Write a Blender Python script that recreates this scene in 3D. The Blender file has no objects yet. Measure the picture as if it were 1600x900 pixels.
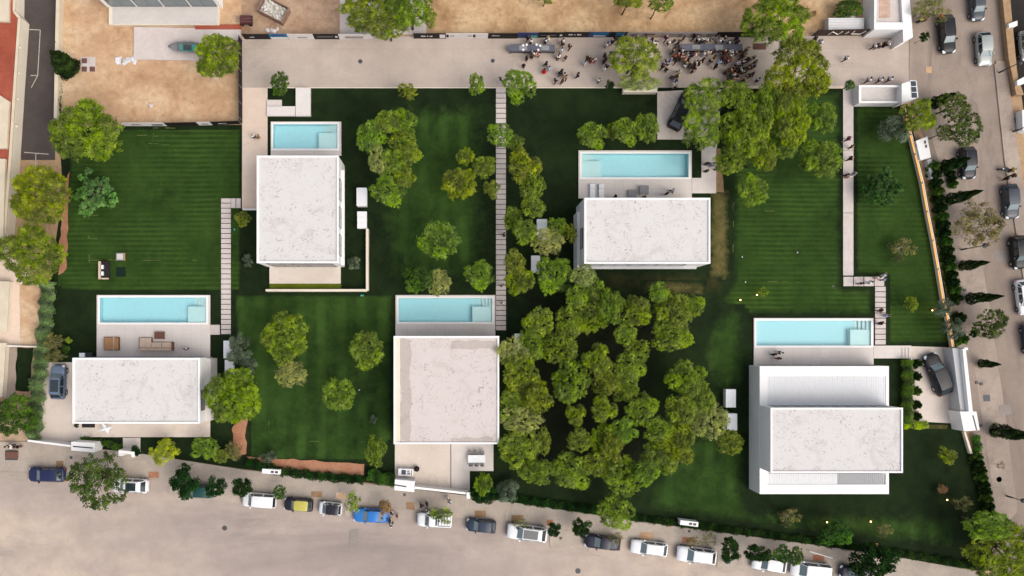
import bpy, bmesh, math, random
import numpy as np
from mathutils import Vector, Matrix
from mathutils.noise import noise as pnoise

# ------------------------------------------------------------------ camera, sky, sun, exposure
S = 12.2; H = 100.0; NX, NY = 710.0, 530.0      # pixels per metre on the ground, drone height, point right below it
scene = bpy.context.scene
col = scene.collection
cam_d = bpy.data.cameras.new("Camera"); cam = bpy.data.objects.new("Camera", cam_d); col.objects.link(cam)
cam.location = (0, 0, H); cam.rotation_euler = (0, 0, 0)
cam_d.sensor_width = 36; cam_d.lens = 36 * S * H / 1600.0
cam_d.shift_x = (800 - NX) / 1600.0; cam_d.shift_y = -(450 - NY) / 1600.0
cam_d.clip_start = 1; cam_d.clip_end = 3000
scene.camera = cam
world = bpy.data.worlds.new("World"); scene.world = world; world.use_nodes = True
wn = world.node_tree.nodes; wl = world.node_tree.links
SUN_EL, SUN_AZ = math.radians(52), math.radians(125)      # azimuth clockwise from +Y (image up)
sky = wn.new('ShaderNodeTexSky'); sky.sky_type = 'NISHITA'; sky.sun_disc = False
sky.sun_elevation = SUN_EL; sky.sun_rotation = SUN_AZ
sky.air_density = 1.0; sky.dust_density = 4.0; sky.ozone_density = 1.0
bg = wn['Background']; bg.inputs[1].default_value = 0.15
hs = wn.new('ShaderNodeHueSaturation'); hs.inputs['Saturation'].default_value = .45
wl.new(sky.outputs[0], hs.inputs['Color']); wl.new(hs.outputs[0], bg.inputs[0])
sun_d = bpy.data.lights.new("Sun", 'SUN'); sun_d.energy = 1.0; sun_d.angle = math.radians(55); sun_d.color = (1.0, 0.92, 0.80)
sun = bpy.data.objects.new("Sun", sun_d); col.objects.link(sun)
sd = Vector((math.sin(SUN_AZ) * math.cos(SUN_EL), math.cos(SUN_AZ) * math.cos(SUN_EL), math.sin(SUN_EL)))
sun.rotation_euler = sd.to_track_quat('Z', 'Y').to_euler()
scene.view_settings.view_transform = 'Standard'; scene.view_settings.look = 'None'
scene.view_settings.exposure = 0.55; scene.view_settings.gamma = 1.0
scene.view_settings.use_curve_mapping = False
try:
    scene.cycles.max_bounces = 6; scene.cycles.diffuse_bounces = 3; scene.cycles.glossy_bounces = 2
    scene.cycles.transmission_bounces = 3; scene.cycles.transparent_max_bounces = 8
except Exception: pass

# ------------------------------------------------------------------ helpers
ALB = 1.25
def lin(v):
    v = v / 255.0
    return v / 12.92 if v <= 0.04045 else ((v + 0.055) / 1.055) ** 2.4
def C(r, g, b, k=1.0):
    return (min(lin(r) * k / ALB, .85), min(lin(g) * k / ALB, .85), min(lin(b) * k / ALB, .85), 1)
def P(px, py, z=0.0):
    k = (H - z) / H / S
    return ((px - NX) * k, (NY - py) * k)
def tag(o, label=None, cat=None, group=None, kind=None):
    if label: o['label'] = label
    if cat: o['category'] = cat
    if group: o['group'] = group
    if kind: o['kind'] = kind
    return o
def empty(name, loc, label, cat, group=None, rz=0):
    o = bpy.data.objects.new(name, None); o.empty_display_size = .3
    o.location = loc; o.rotation_euler = (0, 0, rz); col.objects.link(o)
    return tag(o, label, cat, group)
def link(name, me, parent=None, loc=None):
    o = bpy.data.objects.new(name, me); col.objects.link(o)
    if parent is not None: o.parent = parent
    if loc is not None: o.location = loc
    return o
def wloc(o):
    v = Vector(o.location)
    while o.parent is not None:
        o = o.parent; v += Vector(o.location)
    return v

class MB:
    def __init__(s): s.v = []; s.f = []
    def add(s, vs, fs):
        n = len(s.v); s.v += [tuple(p) for p in vs]; s.f += [tuple(i + n for i in f) for f in fs]; return s
    def box(s, x0, y0, z0, x1, y1, z1):
        if x0 > x1: x0, x1 = x1, x0
        if y0 > y1: y0, y1 = y1, y0
        return s.add([(x0,y0,z0),(x1,y0,z0),(x1,y1,z0),(x0,y1,z0),(x0,y0,z1),(x1,y0,z1),(x1,y1,z1),(x0,y1,z1)],
              [(0,3,2,1),(4,5,6,7),(0,1,5,4),(1,2,6,5),(2,3,7,6),(3,0,4,7)])
    def pbox(s, x0, y0, x1, y1, z0, z1):           # pixel rectangle seen at height z1
        a = P(x0, y0, z1); b = P(x1, y1, z1); return s.box(a[0], b[1], z0, b[0], a[1], z1)
    def prism(s, pts, z0, z1):
        n = len(pts)
        a = sum(pts[i][0]*pts[(i+1)%n][1]-pts[(i+1)%n][0]*pts[i][1] for i in range(n))
        if a < 0: pts = pts[::-1]
        vs = [(x, y, z0) for x, y in pts] + [(x, y, z1) for x, y in pts]
        fs = [tuple(range(n))[::-1], tuple(range(n, 2*n))] + [(i, (i+1)%n, n+(i+1)%n, n+i) for i in range(n)]
        return s.add(vs, fs)
    def pprism(s, pts, z0, z1): return s.prism([P(x, y, z1) for x, y in pts], z0, z1)
    def bar(s, a, b, w, z0, z1):                    # vertical slab along a line, world coords
        a = Vector(a); b = Vector(b); d = (b - a).normalized(); n = Vector((-d.y, d.x)) * w / 2
        return s.prism([tuple(a + n), tuple(b + n), tuple(b - n), tuple(a - n)], z0, z1)
    def tube(s, a, b, r0, r1, n=8, cap=True):
        a = Vector(a); b = Vector(b); d = (b - a).normalized()
        u = d.orthogonal().normalized(); w = d.cross(u)
        vs = []
        for p, r in ((a, r0), (b, r1)):
            for i in range(n):
                t = 2 * math.pi * i / n; vs.append(p + (u * math.cos(t) + w * math.sin(t)) * r)
        fs = [(i, (i+1)%n, n+(i+1)%n, n+i) for i in range(n)]
        if cap: fs += [tuple(range(n))[::-1], tuple(range(n, 2*n))]
        return s.add(vs, fs)
    def disc(s, x, y, z, r, n=16, th=.01):
        return s.tube((x, y, z), (x, y, z + th), r, r, n)
    def ball(s, c, r, sz=1.0, n=10, m=6, wob=0, seed=0):
        vs = []; rr = random.Random(seed)
        vs.append((c[0], c[1], c[2] - r * sz))
        for j in range(1, m):
            t = math.pi * j / m
            for i in range(n):
                p = 2 * math.pi * i / n; k = 1 + rr.uniform(-wob, wob)
                vs.append((c[0] + r*k*math.sin(t)*math.cos(p), c[1] + r*k*math.sin(t)*math.sin(p), c[2] - r*sz*k*math.cos(t)))
        vs.append((c[0], c[1], c[2] + r * sz)); L = len(vs) - 1; fs = []
        for i in range(n): fs.append((0, 1+(i+1)%n, 1+i)); fs.append((L, L-n+i, L-n+(i+1)%n))
        for j in range(m-2):
            for i in range(n):
                a = 1+j*n; fs.append((a+i, a+(i+1)%n, a+n+(i+1)%n, a+n+i))
        return s.add(vs, fs)
    def build(s, name, m, parent=None, smooth=False, bevel=0, origin=None):
        off = wloc(parent) if parent is not None else Vector(origin or (0, 0, 0))
        me = bpy.data.meshes.new(name); me.from_pydata([(x-off.x, y-off.y, z-off.z) for x, y, z in s.v], [], s.f)
        me.materials.append(m)
        if smooth:
            me.polygons.foreach_set('use_smooth', [True]*len(me.polygons))
        o = link(name, me, parent, origin)
        if bevel:
            b = o.modifiers.new('bevel', 'BEVEL'); b.width = bevel; b.segments = 2; b.limit_method = 'ANGLE'
        return o
    def local(s, name, m, parent=None, smooth=False, bevel=0):
        me = bpy.data.meshes.new(name); me.from_pydata(s.v, [], s.f); me.materials.append(m)
        if smooth: me.polygons.foreach_set('use_smooth', [True]*len(me.polygons))
        o = link(name, me, parent)
        if bevel:
            b = o.modifiers.new('bevel', 'BEVEL'); b.width = bevel; b.segments = 2; b.limit_method = 'ANGLE'
        return o
    def mesh(s, name, m, smooth=False):
        me = bpy.data.meshes.new(name); me.from_pydata(s.v, [], s.f); me.materials.append(m)
        if smooth: me.polygons.foreach_set('use_smooth', [True]*len(me.polygons))
        return me

def thing1(mb, name, m, label, cat, group=None, smooth=False, bevel=0):
    xs = [v[0] for v in mb.v]; ys = [v[1] for v in mb.v]; zs = [v[2] for v in mb.v]
    o = mb.build(name, m, None, smooth, bevel, ((min(xs)+max(xs))/2, (min(ys)+max(ys))/2, min(zs)))
    return tag(o, label, cat, group)

def sheet(name, pts, z, m, holes=(), label=None, px=True, kind='structure', wob=0, seed=0):
    """flat sheet from a pixel polygon, with rectangular or polygonal holes; wob = ragged edge in metres"""
    bm = bmesh.new(); edges = []
    rr = random.Random(seed)
    def loop(poly, w):
        q = [Vector(P(x, y, z) if px else (x, y)) for x, y in poly]
        if w:
            o = []
            for i in range(len(q)):
                a, b = q[i], q[(i+1) % len(q)]; k = max(1, int((b-a).length / .45)); nrm = (b-a).normalized(); nrm = Vector((-nrm.y, nrm.x))
                for j in range(k):
                    p = a.lerp(b, j / k); o.append(p + nrm * (pnoise(Vector((p.x*.7, p.y*.7, seed))) * w * 1.6 + rr.uniform(-w, w) * .35))
            q = o
        vs = [bm.verts.new((p.x, p.y, z)) for p in q]
        for i in range(len(vs)): edges.append(bm.edges.new((vs[i], vs[(i+1) % len(vs)])))
    loop(pts, wob)
    for h in holes: loop(h, 0)
    bmesh.ops.triangle_fill(bm, use_beauty=True, edges=edges)
    for f in bm.faces:
        f.normal_update()
        if f.normal.z < 0: f.normal_flip()
    me = bpy.data.meshes.new(name); bm.to_mesh(me); bm.free(); me.materials.append(m)
    o = link(name, me)
    if kind: o['kind'] = kind
    if label: o['label'] = label
    return o
def soft_sheet(name, pts, z, m, fade=1.5, res=.5):
    """patch of ground cover on a grid, with a vertex attribute that falls to 0 at its outline"""
    q = [P(x, y, z) for x, y in pts]; xs = [p[0] for p in q]; ys = [p[1] for p in q]
    def inside(x, y):
        c = False
        for i in range(len(q)):
            (x1, y1), (x2, y2) = q[i], q[i-1]
            if (y1 > y) != (y2 > y) and x < (x2-x1)*(y-y1)/(y2-y1)+x1: c = not c
        return c
    def dist(x, y):
        d = 1e9
        for i in range(len(q)):
            a = Vector(q[i]); b = Vector(q[i-1]); p = Vector((x, y)); ab = b-a; t = max(0, min(1, (p-a).dot(ab)/ab.length_squared)); d = min(d, (p-a-ab*t).length)
        return d
    nx = int((max(xs)-min(xs))/res)+2; ny = int((max(ys)-min(ys))/res)+2; x0 = min(xs); y0 = min(ys); vs = []; ed = []; ins = []
    for j in range(ny):
        for i in range(nx):
            x = x0+i*res; y = y0+j*res; k = inside(x, y); vs.append((x, y, z)); ins.append(k); ed.append(min(1, dist(x, y)/fade) if k else 0)
    fs = [(j*nx+i, j*nx+i+1, (j+1)*nx+i+1, (j+1)*nx+i) for j in range(ny-1) for i in range(nx-1) if ins[j*nx+i] and ins[j*nx+i+1] and ins[(j+1)*nx+i+1] and ins[(j+1)*nx+i]]
    me = bpy.data.meshes.new(name); me.from_pydata(vs, [], fs); a = me.attributes.new('edge', 'FLOAT', 'POINT'); a.data.foreach_set('value', ed)
    me.materials.append(m); o = link(name, me); o['kind'] = 'structure'; return o
def R4(x0, y0, x1, y1): return [(x0, y0), (x1, y0), (x1, y1), (x0, y1)]

# ------------------------------------------------------------------ materials
class NT:
    def __init__(s, name):
        s.m = bpy.data.materials.new(name); s.m.use_nodes = True; s.t = s.m.node_tree; s.n = s.t.nodes; s.l = s.t.links
        s.b = s.n['Principled BSDF']; s.out = s.n['Material Output']
    def new(s, k, **kw):
        nd = s.n.new(k)
        for a, b in kw.items(): setattr(nd, a, b)
        return nd
    def coord(s, mode='world', scale=(1,1,1), rot=0):
        if mode == 'world': o = s.new('ShaderNodeNewGeometry').outputs['Position']
        else: o = s.new('ShaderNodeTexCoord').outputs['Object']
        mp = s.new('ShaderNodeMapping'); mp.inputs['Scale'].default_value = scale; mp.inputs['Rotation'].default_value = (0,0,rot)
        s.l.new(o, mp.inputs['Vector']); return mp.outputs[0]
    def noise(s, co, scale, detail=6, rough=.55, dist=0):
        nd = s.new('ShaderNodeTexNoise'); nd.inputs['Scale'].default_value = scale; nd.inputs['Detail'].default_value = detail
        nd.inputs['Roughness'].default_value = rough; nd.inputs['Distortion'].default_value = dist
        s.l.new(co, nd.inputs['Vector']); return nd.outputs['Fac']
    def ramp(s, fac, stops):
        r = s.new('ShaderNodeValToRGB'); cr = r.color_ramp
        while len(cr.elements) < len(stops): cr.elements.new(.5)
        for e, (p, c) in zip(cr.elements, stops): e.position = p; e.color = c
        s.l.new(fac, r.inputs[0]); return r.outputs[0]
    def mix(s, fac, a, b, mode='MIX'):
        x = s.new('ShaderNodeMix', data_type='RGBA', blend_type=mode)
        for sock, v in ((x.inputs[0], fac), (x.inputs[6], a), (x.inputs[7], b)):
            if isinstance(v, (int, float)): sock.default_value = v
            elif isinstance(v, tuple): sock.default_value = v
            else: s.l.new(v, sock)
        return x.outputs[2]
    def thr(s, fac, lo, hi):
        m = s.new('ShaderNodeMapRange'); m.inputs[1].default_value = lo; m.inputs[2].default_value = hi; m.clamp = True
        s.l.new(fac, m.inputs[0]); return m.outputs[0]
    def bump(s, fac, strength=.3, dist=.05):
        b = s.new('ShaderNodeBump'); b.inputs['Strength'].default_value = strength; b.inputs['Distance'].default_value = dist
        s.l.new(fac, b.inputs['Height']); s.l.new(b.outputs[0], s.b.inputs['Normal'])
    def base(s, c, rough=.9, spec=.3):
        if isinstance(c, tuple): s.b.inputs['Base Color'].default_value = c
        else: s.l.new(c, s.b.inputs['Base Color'])
        s.b.inputs['Roughness'].default_value = rough; s.b.inputs['Specular IOR Level'].default_value = spec
        return s.m

def mk_plain(name, c, rough=.6, spec=.4, metal=0, var=.12, scale=3, coord='object', coat=0):
    n = NT(name); co = n.coord(coord); f = n.noise(co, scale, 5)
    dk = tuple(v * (1 - var) for v in c[:3]) + (1,); lt = tuple(min(v * (1 + var), .9) for v in c[:3]) + (1,)
    n.base(n.ramp(f, [(.3, dk), (.7, lt)]), rough, spec); n.b.inputs['Metallic'].default_value = metal
    n.b.inputs['Coat Weight'].default_value = coat; n.b.inputs['Coat Roughness'].default_value = .05
    return n.m
def mk_ground(name, c1, c2, c3, scale=.12, fine=4.0, finek=.25, stain=None, rot=0, stretch=(1,1,1), bump=.2, joints=None, rough=.92, cracks=False):
    n = NT(name); co = n.coord('world', stretch, rot); cw = n.coord('world')
    big = n.noise(co, scale, 9, .62, .4)
    c = n.ramp(big, [(.28, c1), (.5, c2), (.72, c3)])
    mid = n.noise(cw, scale * 7, 8, .65)
    c = n.mix(n.thr(mid, .40, .68), c, n.mix(.45, c, c1), 'MIX')
    fn = n.noise(cw, fine, 6, .7)
    c = n.mix(finek, c, n.ramp(fn, [(.3, (.25,.25,.25,1)), (.7, (.8,.8,.8,1))]), 'OVERLAY')
    if stain:
        s2 = n.noise(n.coord('world', stretch, rot + .6), scale * 2.3, 10, .7, 1.2)
        c = n.mix(n.thr(s2, .56, .72), c, n.mix(.65, c, stain))
    if cracks:
        v = n.new('ShaderNodeTexVoronoi', feature='DISTANCE_TO_EDGE'); v.inputs['Scale'].default_value = .11
        dn = n.new('ShaderNodeTexNoise'); dn.inputs['Scale'].default_value = .5; n.l.new(cw, dn.inputs['Vector'])
        n.l.new(n.mix(.35, cw, dn.outputs['Color'], 'ADD'), v.inputs['Vector'])
        c = n.mix(n.thr(v.outputs['Distance'], .012, .0), c, n.mix(.45, c, (.05,.045,.04,1)))
    if joints:
        bw, bh, jr = joints
        b = n.new('ShaderNodeTexBrick'); b.inputs['Scale'].default_value = 1; b.inputs['Brick Width'].default_value = bw
        b.inputs['Row Height'].default_value = bh; b.inputs['Mortar Size'].default_value = .03; b.inputs['Mortar Smooth'].default_value = .5
        b.offset = 0; n.l.new(n.coord('world', (1,1,1), jr), b.inputs['Vector'])
        b.inputs['Color1'].default_value = (1,1,1,1); b.inputs['Color2'].default_value = (.93,.93,.93,1); b.inputs['Mortar'].default_value = (.84,.82,.80,1)
        c = n.mix(.8, c, b.outputs['Color'], 'MULTIPLY')
    n.bump(fn, bump, .03)
    return n.base(c, rough, .2)
LAWN_BASE = None
def lawn_color(n, cw, dark, mid, light, stripes=None, dry=.0, amp=.35):
    big = n.noise(cw, .10, 6, .6, .5)
    c = n.ramp(big, [(.3, dark), (.52, mid), (.75, light)])
    m2 = n.noise(cw, .55, 8, .7, .3); c = n.mix(n.thr(m2, .38, .72), n.mix(.35, c, dark), n.mix(.6, c, light))
    fn = n.noise(cw, 7, 6, .75)
    c = n.mix(.6, c, n.ramp(fn, [(.3, (.2,.2,.2,1)), (.72, (.78,.78,.78,1))]), 'OVERLAY')
    if stripes:
        w = n.new('ShaderNodeTexWave', wave_type='BANDS', bands_direction=stripes[0]); w.inputs['Scale'].default_value = stripes[1]
        w.inputs['Distortion'].default_value = 1.4; w.inputs['Detail'].default_value = 4; w.inputs['Detail Scale'].default_value = .5; w.inputs['Detail Roughness'].default_value = .6
        n.l.new(cw, w.inputs['Vector'])
        msk = n.thr(n.noise(cw, .13, 3), .38, .62)
        mm = n.new('ShaderNodeMath', operation='MULTIPLY'); n.l.new(msk, mm.inputs[0]); mm.inputs[1].default_value = amp
        mx = n.new('ShaderNodeMath', operation='MULTIPLY'); n.l.new(n.thr(w.outputs['Fac'], .3, .9), mx.inputs[0]); n.l.new(mm.outputs[0], mx.inputs[1])
        c = n.mix(mx.outputs[0], c, tuple(v * 1.9 for v in light[:3]) + (1,))
    if dry:
        d = n.noise(cw, 1.3, 8, .8, 2.0)
        c = n.mix(n.thr(d, .70 - dry * .1, .80), c, C(150, 140, 80))
    return c, fn
def mk_lawn(name, dark, mid, light, stripes=None, dry=.0, amp=.35, soft=False):
    global LAWN_BASE
    n = NT(name); cw = n.coord('world')
    c, fn = lawn_color(n, cw, dark, mid, light, stripes, dry, amp)
    if LAWN_BASE is None: LAWN_BASE = (dark, mid, light)
    elif soft:
        c0, _ = lawn_color(n, cw, *LAWN_BASE)
        at = n.new('ShaderNodeAttribute'); at.attribute_name = 'edge'
        ad = n.new('ShaderNodeMath', operation='MULTIPLY_ADD'); n.l.new(at.outputs['Fac'], ad.inputs[0]); ad.inputs[1].default_value = 1.8
        n2 = n.new('ShaderNodeMapRange'); n2.inputs[1].default_value = .3; n2.inputs[2].default_value = .7; n2.inputs[3].default_value = -1.0; n2.inputs[4].default_value = 0; n.l.new(n.noise(cw, .8, 8, .7, .5), n2.inputs[0]); n.l.new(n2.outputs[0], ad.inputs[2]); ad.use_clamp = True
        c = n.mix(ad.outputs[0], c0, c)
    n.bump(fn, .6, .06)
    return n.base(c, .95, .1)
def mk_gravel(name, stain=.5, tint=C(214,210,207), st=C(170,155,148)):
    n = NT(name); cw = n.coord('world')
    big = n.noise(cw, .35, 10, .72, 1.0)
    c = n.mix(n.thr(big, .52, .74), tint, n.mix(stain, tint, st))
    v = n.new('ShaderNodeTexVoronoi'); v.inputs['Scale'].default_value = 6.5; n.l.new(cw, v.inputs['Vector'])
    sp = n.new('ShaderNodeSeparateColor'); n.l.new(v.outputs['Color'], sp.inputs[0])
    msk = n.thr(sp.outputs[0], .74, .97)
    m2 = n.thr(n.noise(cw, .8, 6, .7), .45, .62)
    mm = n.new('ShaderNodeMath', operation='MULTIPLY'); n.l.new(msk, mm.inputs[0]); n.l.new(m2, mm.inputs[1])
    c = n.mix(mm.outputs[0], c, C(172, 161, 156))
    sw = n.noise(n.coord('world', (1,1,1), .4), 1.6, 8, .8, 1.2)
    c = n.mix(n.thr(sw, .62, .70), c, n.mix(.22, c, C(150,138,130)))
    n.bump(v.outputs['Distance'], .5, .04)
    return n.base(c, .95, .1)
def mk_foliage(name, dark, mid, light, trans=.25, scale=.9):
    n = NT(name); co = n.coord('object'); f = n.noise(co, scale, 4, .6)
    oi = n.new('ShaderNodeObjectInfo')
    c = n.ramp(f, [(.3, dark), (.5, mid), (.7, light)])
    at = n.new('ShaderNodeAttribute'); at.attribute_name = 'tint'
    hsv = n.new('ShaderNodeHueSaturation'); n.l.new(c, hsv.inputs['Color'])
    mr = n.new('ShaderNodeMapRange'); mr.inputs[3].default_value = .492; mr.inputs[4].default_value = .528; n.l.new(oi.outputs['Random'], mr.inputs[0]); n.l.new(mr.outputs[0], hsv.inputs['Hue'])
    mv = n.new('ShaderNodeMapRange'); mv.inputs[3].default_value = .5; mv.inputs[4].default_value = 1.6; msat = n.new('ShaderNodeMapRange'); msat.inputs[3].default_value = .80; msat.inputs[4].default_value = 1.12; n.l.new(at.outputs['Fac'], msat.inputs[0]); n.l.new(msat.outputs[0], hsv.inputs['Saturation']); n.l.new(at.outputs['Fac'], mv.inputs[0]); n.l.new(mv.outputs[0], hsv.inputs['Value'])
    n.n.remove(n.b)
    df = n.new('ShaderNodeBsdfDiffuse'); tr = n.new('ShaderNodeBsdfTranslucent'); ms = n.new('ShaderNodeMixShader'); ms.inputs[0].default_value = trans
    n.l.new(hsv.outputs[0], df.inputs[0]); n.l.new(hsv.outputs[0], tr.inputs[0]); n.l.new(df.outputs[0], ms.inputs[1]); n.l.new(tr.outputs[0], ms.inputs[2]); n.l.new(ms.outputs[0], n.out.inputs[0])
    return n.m
def mk_emit(name, c, st):
    n = NT(name); n.base(c, .5); n.b.inputs['Emission Color'].default_value = c; n.b.inputs['Emission Strength'].default_value = st; return n.m
def mk_water(name):
    n = NT(name); n.n.remove(n.b); co = n.coord('world')
    tr = n.new('ShaderNodeBsdfTransparent'); tr.inputs[0].default_value = (.86, .985, .995, 1)
    gl = n.new('ShaderNodeBsdfGlossy'); gl.inputs['Roughness'].default_value = .05
    fr = n.new('ShaderNodeFresnel'); fr.inputs[0].default_value = 1.33
    b = n.new('ShaderNodeBump'); b.inputs['Strength'].default_value = .15; b.inputs['Distance'].default_value = .03; n.l.new(n.noise(co, 2.5, 4), b.inputs['Height'])
    n.l.new(b.outputs[0], gl.inputs['Normal']); n.l.new(b.outputs[0], fr.inputs['Normal'])
    ms = n.new('ShaderNodeMixShader'); n.l.new(fr.outputs[0], ms.inputs[0]); n.l.new(tr.outputs[0], ms.inputs[1]); n.l.new(gl.outputs[0], ms.inputs[2]); n.l.new(ms.outputs[0], n.out.inputs[0])
    return n.m

M = {}
M['soil'] = mk_ground('soil', C(150,118,88), C(176,145,112), C(196,168,135), .08, 3, .35)
M['dirt'] = mk_ground('dirt', C(168,130,98), C(203,168,132), C(224,200,168), .17, 1.3, .28, stain=C(146,106,76), bump=.6)
M['dirt_red'] = mk_ground('dirt_red', C(148,116,92), C(178,148,122), C(198,172,144), .2, 1.3, .3, stain=C(112,84,64), bump=.5)
M['dirt_gold'] = mk_ground('dirt_gold', C(148,112,78), C(196,162,122), C(220,192,152), .2, 1.3, .3, stain=C(110,80,56), bump=.6)
M['road'] = mk_ground('road_south', C(146,134,128), C(184,168,157), C(216,194,170), .05, 5, .12, stain=C(134,124,118), rot=-.13, stretch=(.4, 1.5, 1))
M['road_n'] = mk_ground('road_north', C(172,158,147), C(191,175,163), C(205,190,176), .07, 5, .14, stain=C(154,145,140), stretch=(.6,1.2,1), joints=(8.5,6.2,0))
M['road_e'] = mk_ground('road_east', C(128,114,104), C(154,138,126), C(174,158,144), .06, 5, .2, stain=C(112,100,92), stretch=(1.8,.35,1))
M['pave'] = mk_ground('pavement', C(160,148,137), C(178,165,152), C(194,180,165), .1, 5, .2, stain=C(148,136,126), joints=(3.4, 2.0, -.13))
M['pave_e'] = mk_ground('pavement_east', C(142,128,118), C(168,152,139), C(188,172,157), .1, 5, .22, stain=C(128,116,108), joints=(2.5, 3.0, .1))
M['asphalt'] = mk_ground('dark_asphalt', C(68,60,58), C(80,72,69), C(92,83,78), .12, 6, .25, bump=.4)
M['darkpave'] = mk_ground('dark_paving', C(36,33,32), C(46,42,40), C(56,52,50), .2, 6, .2)
M['deck'] = mk_ground('stone_deck', C(214,203,195), C(221,211,204), C(227,218,212), .15, 5, .05, joints=(1.2, 1.2, 0), bump=.05, rough=.7)
M['deck_w'] = mk_ground('pale_stone', C(216,208,202), C(224,217,211), C(230,224,219), .15, 5, .07, bump=.05, rough=.7)
M['drive'] = mk_ground('driveway_concrete', C(212,196,182), C(222,208,195), C(229,217,206), .15, 5, .1, stain=C(188,168,152), bump=.08)
M['drive_pink'] = mk_ground('pink_concrete', C(214,192,172), C(226,204,186), C(232,212,196), .15, 5, .1, stain=C(204,182,164), bump=.08)
M['terracotta'] = mk_ground('terracotta_tiles', C(150,74,56), C(168,88,68), C(182,106,84), .25, 6, .2, joints=(.6, .6, 0))
M['slab'] = mk_ground('slab', C(198,184,178), C(208,196,190), C(216,206,200), .8, 5, .1, bump=.1)
M['concrete'] = mk_ground('concrete', C(198,190,184), C(208,201,195), C(218,211,206), .25, 5, .12, bump=.1)
M['lawn'] = mk_lawn('lawn', C(19,30,15), C(26,39,19), C(40,57,27))
M['lawn_b'] = mk_lawn('lawn_striped', C(32,50,18), C(43,67,24), C(60,84,32), ('Y', .5), dry=.2, amp=.26, soft=True)
M['lawn_v'] = mk_lawn('lawn_vertical', C(28,46,19), C(42,66,25), C(64,90,36), ('X', .12), dry=.35, amp=.25, soft=True)
M['lawn_shade'] = mk_lawn('lawn_painted_shade', C(18,22,14), C(27,31,19), C(36,44,24), soft=True)  # lawn colour darkened to carry the tree shade under the grove
M['lawn_d'] = mk_lawn('lawn_dry', C(58,62,30), C(88,82,46), C(132,118,74), dry=.9, soft=True)
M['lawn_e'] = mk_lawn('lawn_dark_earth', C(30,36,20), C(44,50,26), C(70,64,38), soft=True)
M['grass_lime'] = mk_lawn('grass_lime', C(75,90,22), C(98,112,28), C(118,130,40))
M['gravel'] = mk_gravel('roof_gravel', .55)
M['gravel_g'] = mk_gravel('roof_gravel_worn', .6, C(211,200,195), C(172,158,150))
M['gravel_b'] = mk_gravel('roof_gravel_bare', .8, C(190,178,170), C(165,150,142))
M['white'] = mk_plain('white_render', C(244,241,238), .7, .3, var=.03, coord='world', scale=.5)
M['white_s'] = mk_plain('white_satin', C(240,240,242), .4, .4, var=.02)
M['cream'] = mk_plain('cream_render', C(232,220,200), .8, .2, var=.05, coord='world', scale=.6)
M['cream_d'] = mk_plain('cream_coping', C(214,200,176), .8, .2, var=.08, coord='world', scale=.8)
M['grey'] = mk_plain('grey_render', C(196,196,196), .8, .2, var=.05, coord='world')
M['louvre'] = mk_plain('louvre_white', C(228,228,229), .5, .3, var=.03)
M['louvre_d'] = mk_plain('louvre_grey', C(168,168,170), .5, .3, var=.03)
M['basin'] = mk_plain('pool_tile', C(204,240,246), .4, .3, var=.03, coord='world')
M['ledge'] = mk_plain('pool_ledge', C(228,242,240), .4, .3, var=.02, coord='world')
M['water'] = mk_water('pool_water')
M['glass'] = mk_plain('dark_glass', (.02,.03,.035,1), .06, .8, var=.05)
M['glass_b'] = mk_plain('pale_window', (.12,.16,.17,1), .05, 1.0, var=.05)
M['alu'] = mk_plain('aluminium', C(120,122,126), .4, .5, .6)
M['black'] = mk_plain('black', (.012,.012,.014,1), .5, .4)
M['rubber'] = mk_plain('rubber', (.02,.02,.02,1), .85, .2)
M['rim'] = mk_plain('wheel_rim', (.35,.35,.37,1), .3, .6, .8)
M['darkgrey'] = mk_plain('dark_grey', C(70,70,74), .5, .4)
M['midgrey'] = mk_plain('mid_grey', C(140,138,138), .6, .3)
M['fabric_blk'] = mk_plain('charcoal_fabric', C(46,42,44), .9, .1)
M['wood'] = mk_plain('teak', C(172,128,92), .7, .2, var=.2, scale=6)
M['wood_l'] = mk_plain('pale_wood', C(205,180,160), .7, .2)
M['wood_d'] = mk_plain('dark_wood', C(112,78,66), .7, .2)
M['brownpatch'] = mk_ground('earth_bed', C(128,100,74), C(152,122,92), C(172,144,112), .5, 6, .4)
M['rustpatch'] = mk_ground('red_earth', C(150,100,76), C(172,122,94), C(190,144,114), .4, 5, .4)
M['bark'] = mk_plain('bark', C(88,76,60), .9, .1, var=.35, scale=5)
M['bark_l'] = mk_plain('pale_bark', C(176,164,140), .9, .1, var=.2, scale=5)
M['hiviz'] = mk_plain('hiviz', C(190,225,50), .8, .2)
M['red'] = mk_plain('red_lamp', (.45,.01,.01,1), .3, .5)
M['headlamp'] = mk_plain('headlamp', (.7,.72,.75,1), .15, .8)
M['led'] = mk_emit('led_strip', (1.0,.40,.08,1), .8)
M['bulb'] = mk_emit('warm_bulb', (1.0,.55,.2,1), 7)
M['teal'] = mk_plain('teal', C(70,160,150), .5, .4)
M['banner_k'] = mk_plain('banner_black', C(34,29,31), .7, .2)
M['banner_w'] = mk_plain('banner_white', C(222,216,212), .7, .2)
M['banner_b'] = mk_plain('banner_blue', C(30,108,152), .6, .2)
M['banner_n'] = mk_plain('banner_navy', C(52,66,110), .6, .2)
M['banner_g'] = mk_plain('banner_grey', C(158,146,140), .7, .2)
M['banner_t'] = mk_plain('banner_brown', C(60,44,42), .7, .2)
M['text'] = mk_plain('lettering', C(230,222,212), .6, .2)
M['table'] = mk_plain('table_top', C(92,92,104), .35, .5, var=.1)
M['table_k'] = mk_plain('table_frame', C(58,54,58), .6, .3)
F = {}
F['pine'] = mk_foliage('pine_needles', C(94,113,40), C(139,154,48), C(192,200,78), .48)
F['pale'] = mk_foliage('pale_needles', C(140,148,90), C(176,182,102), C(210,212,124), .5)
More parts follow.
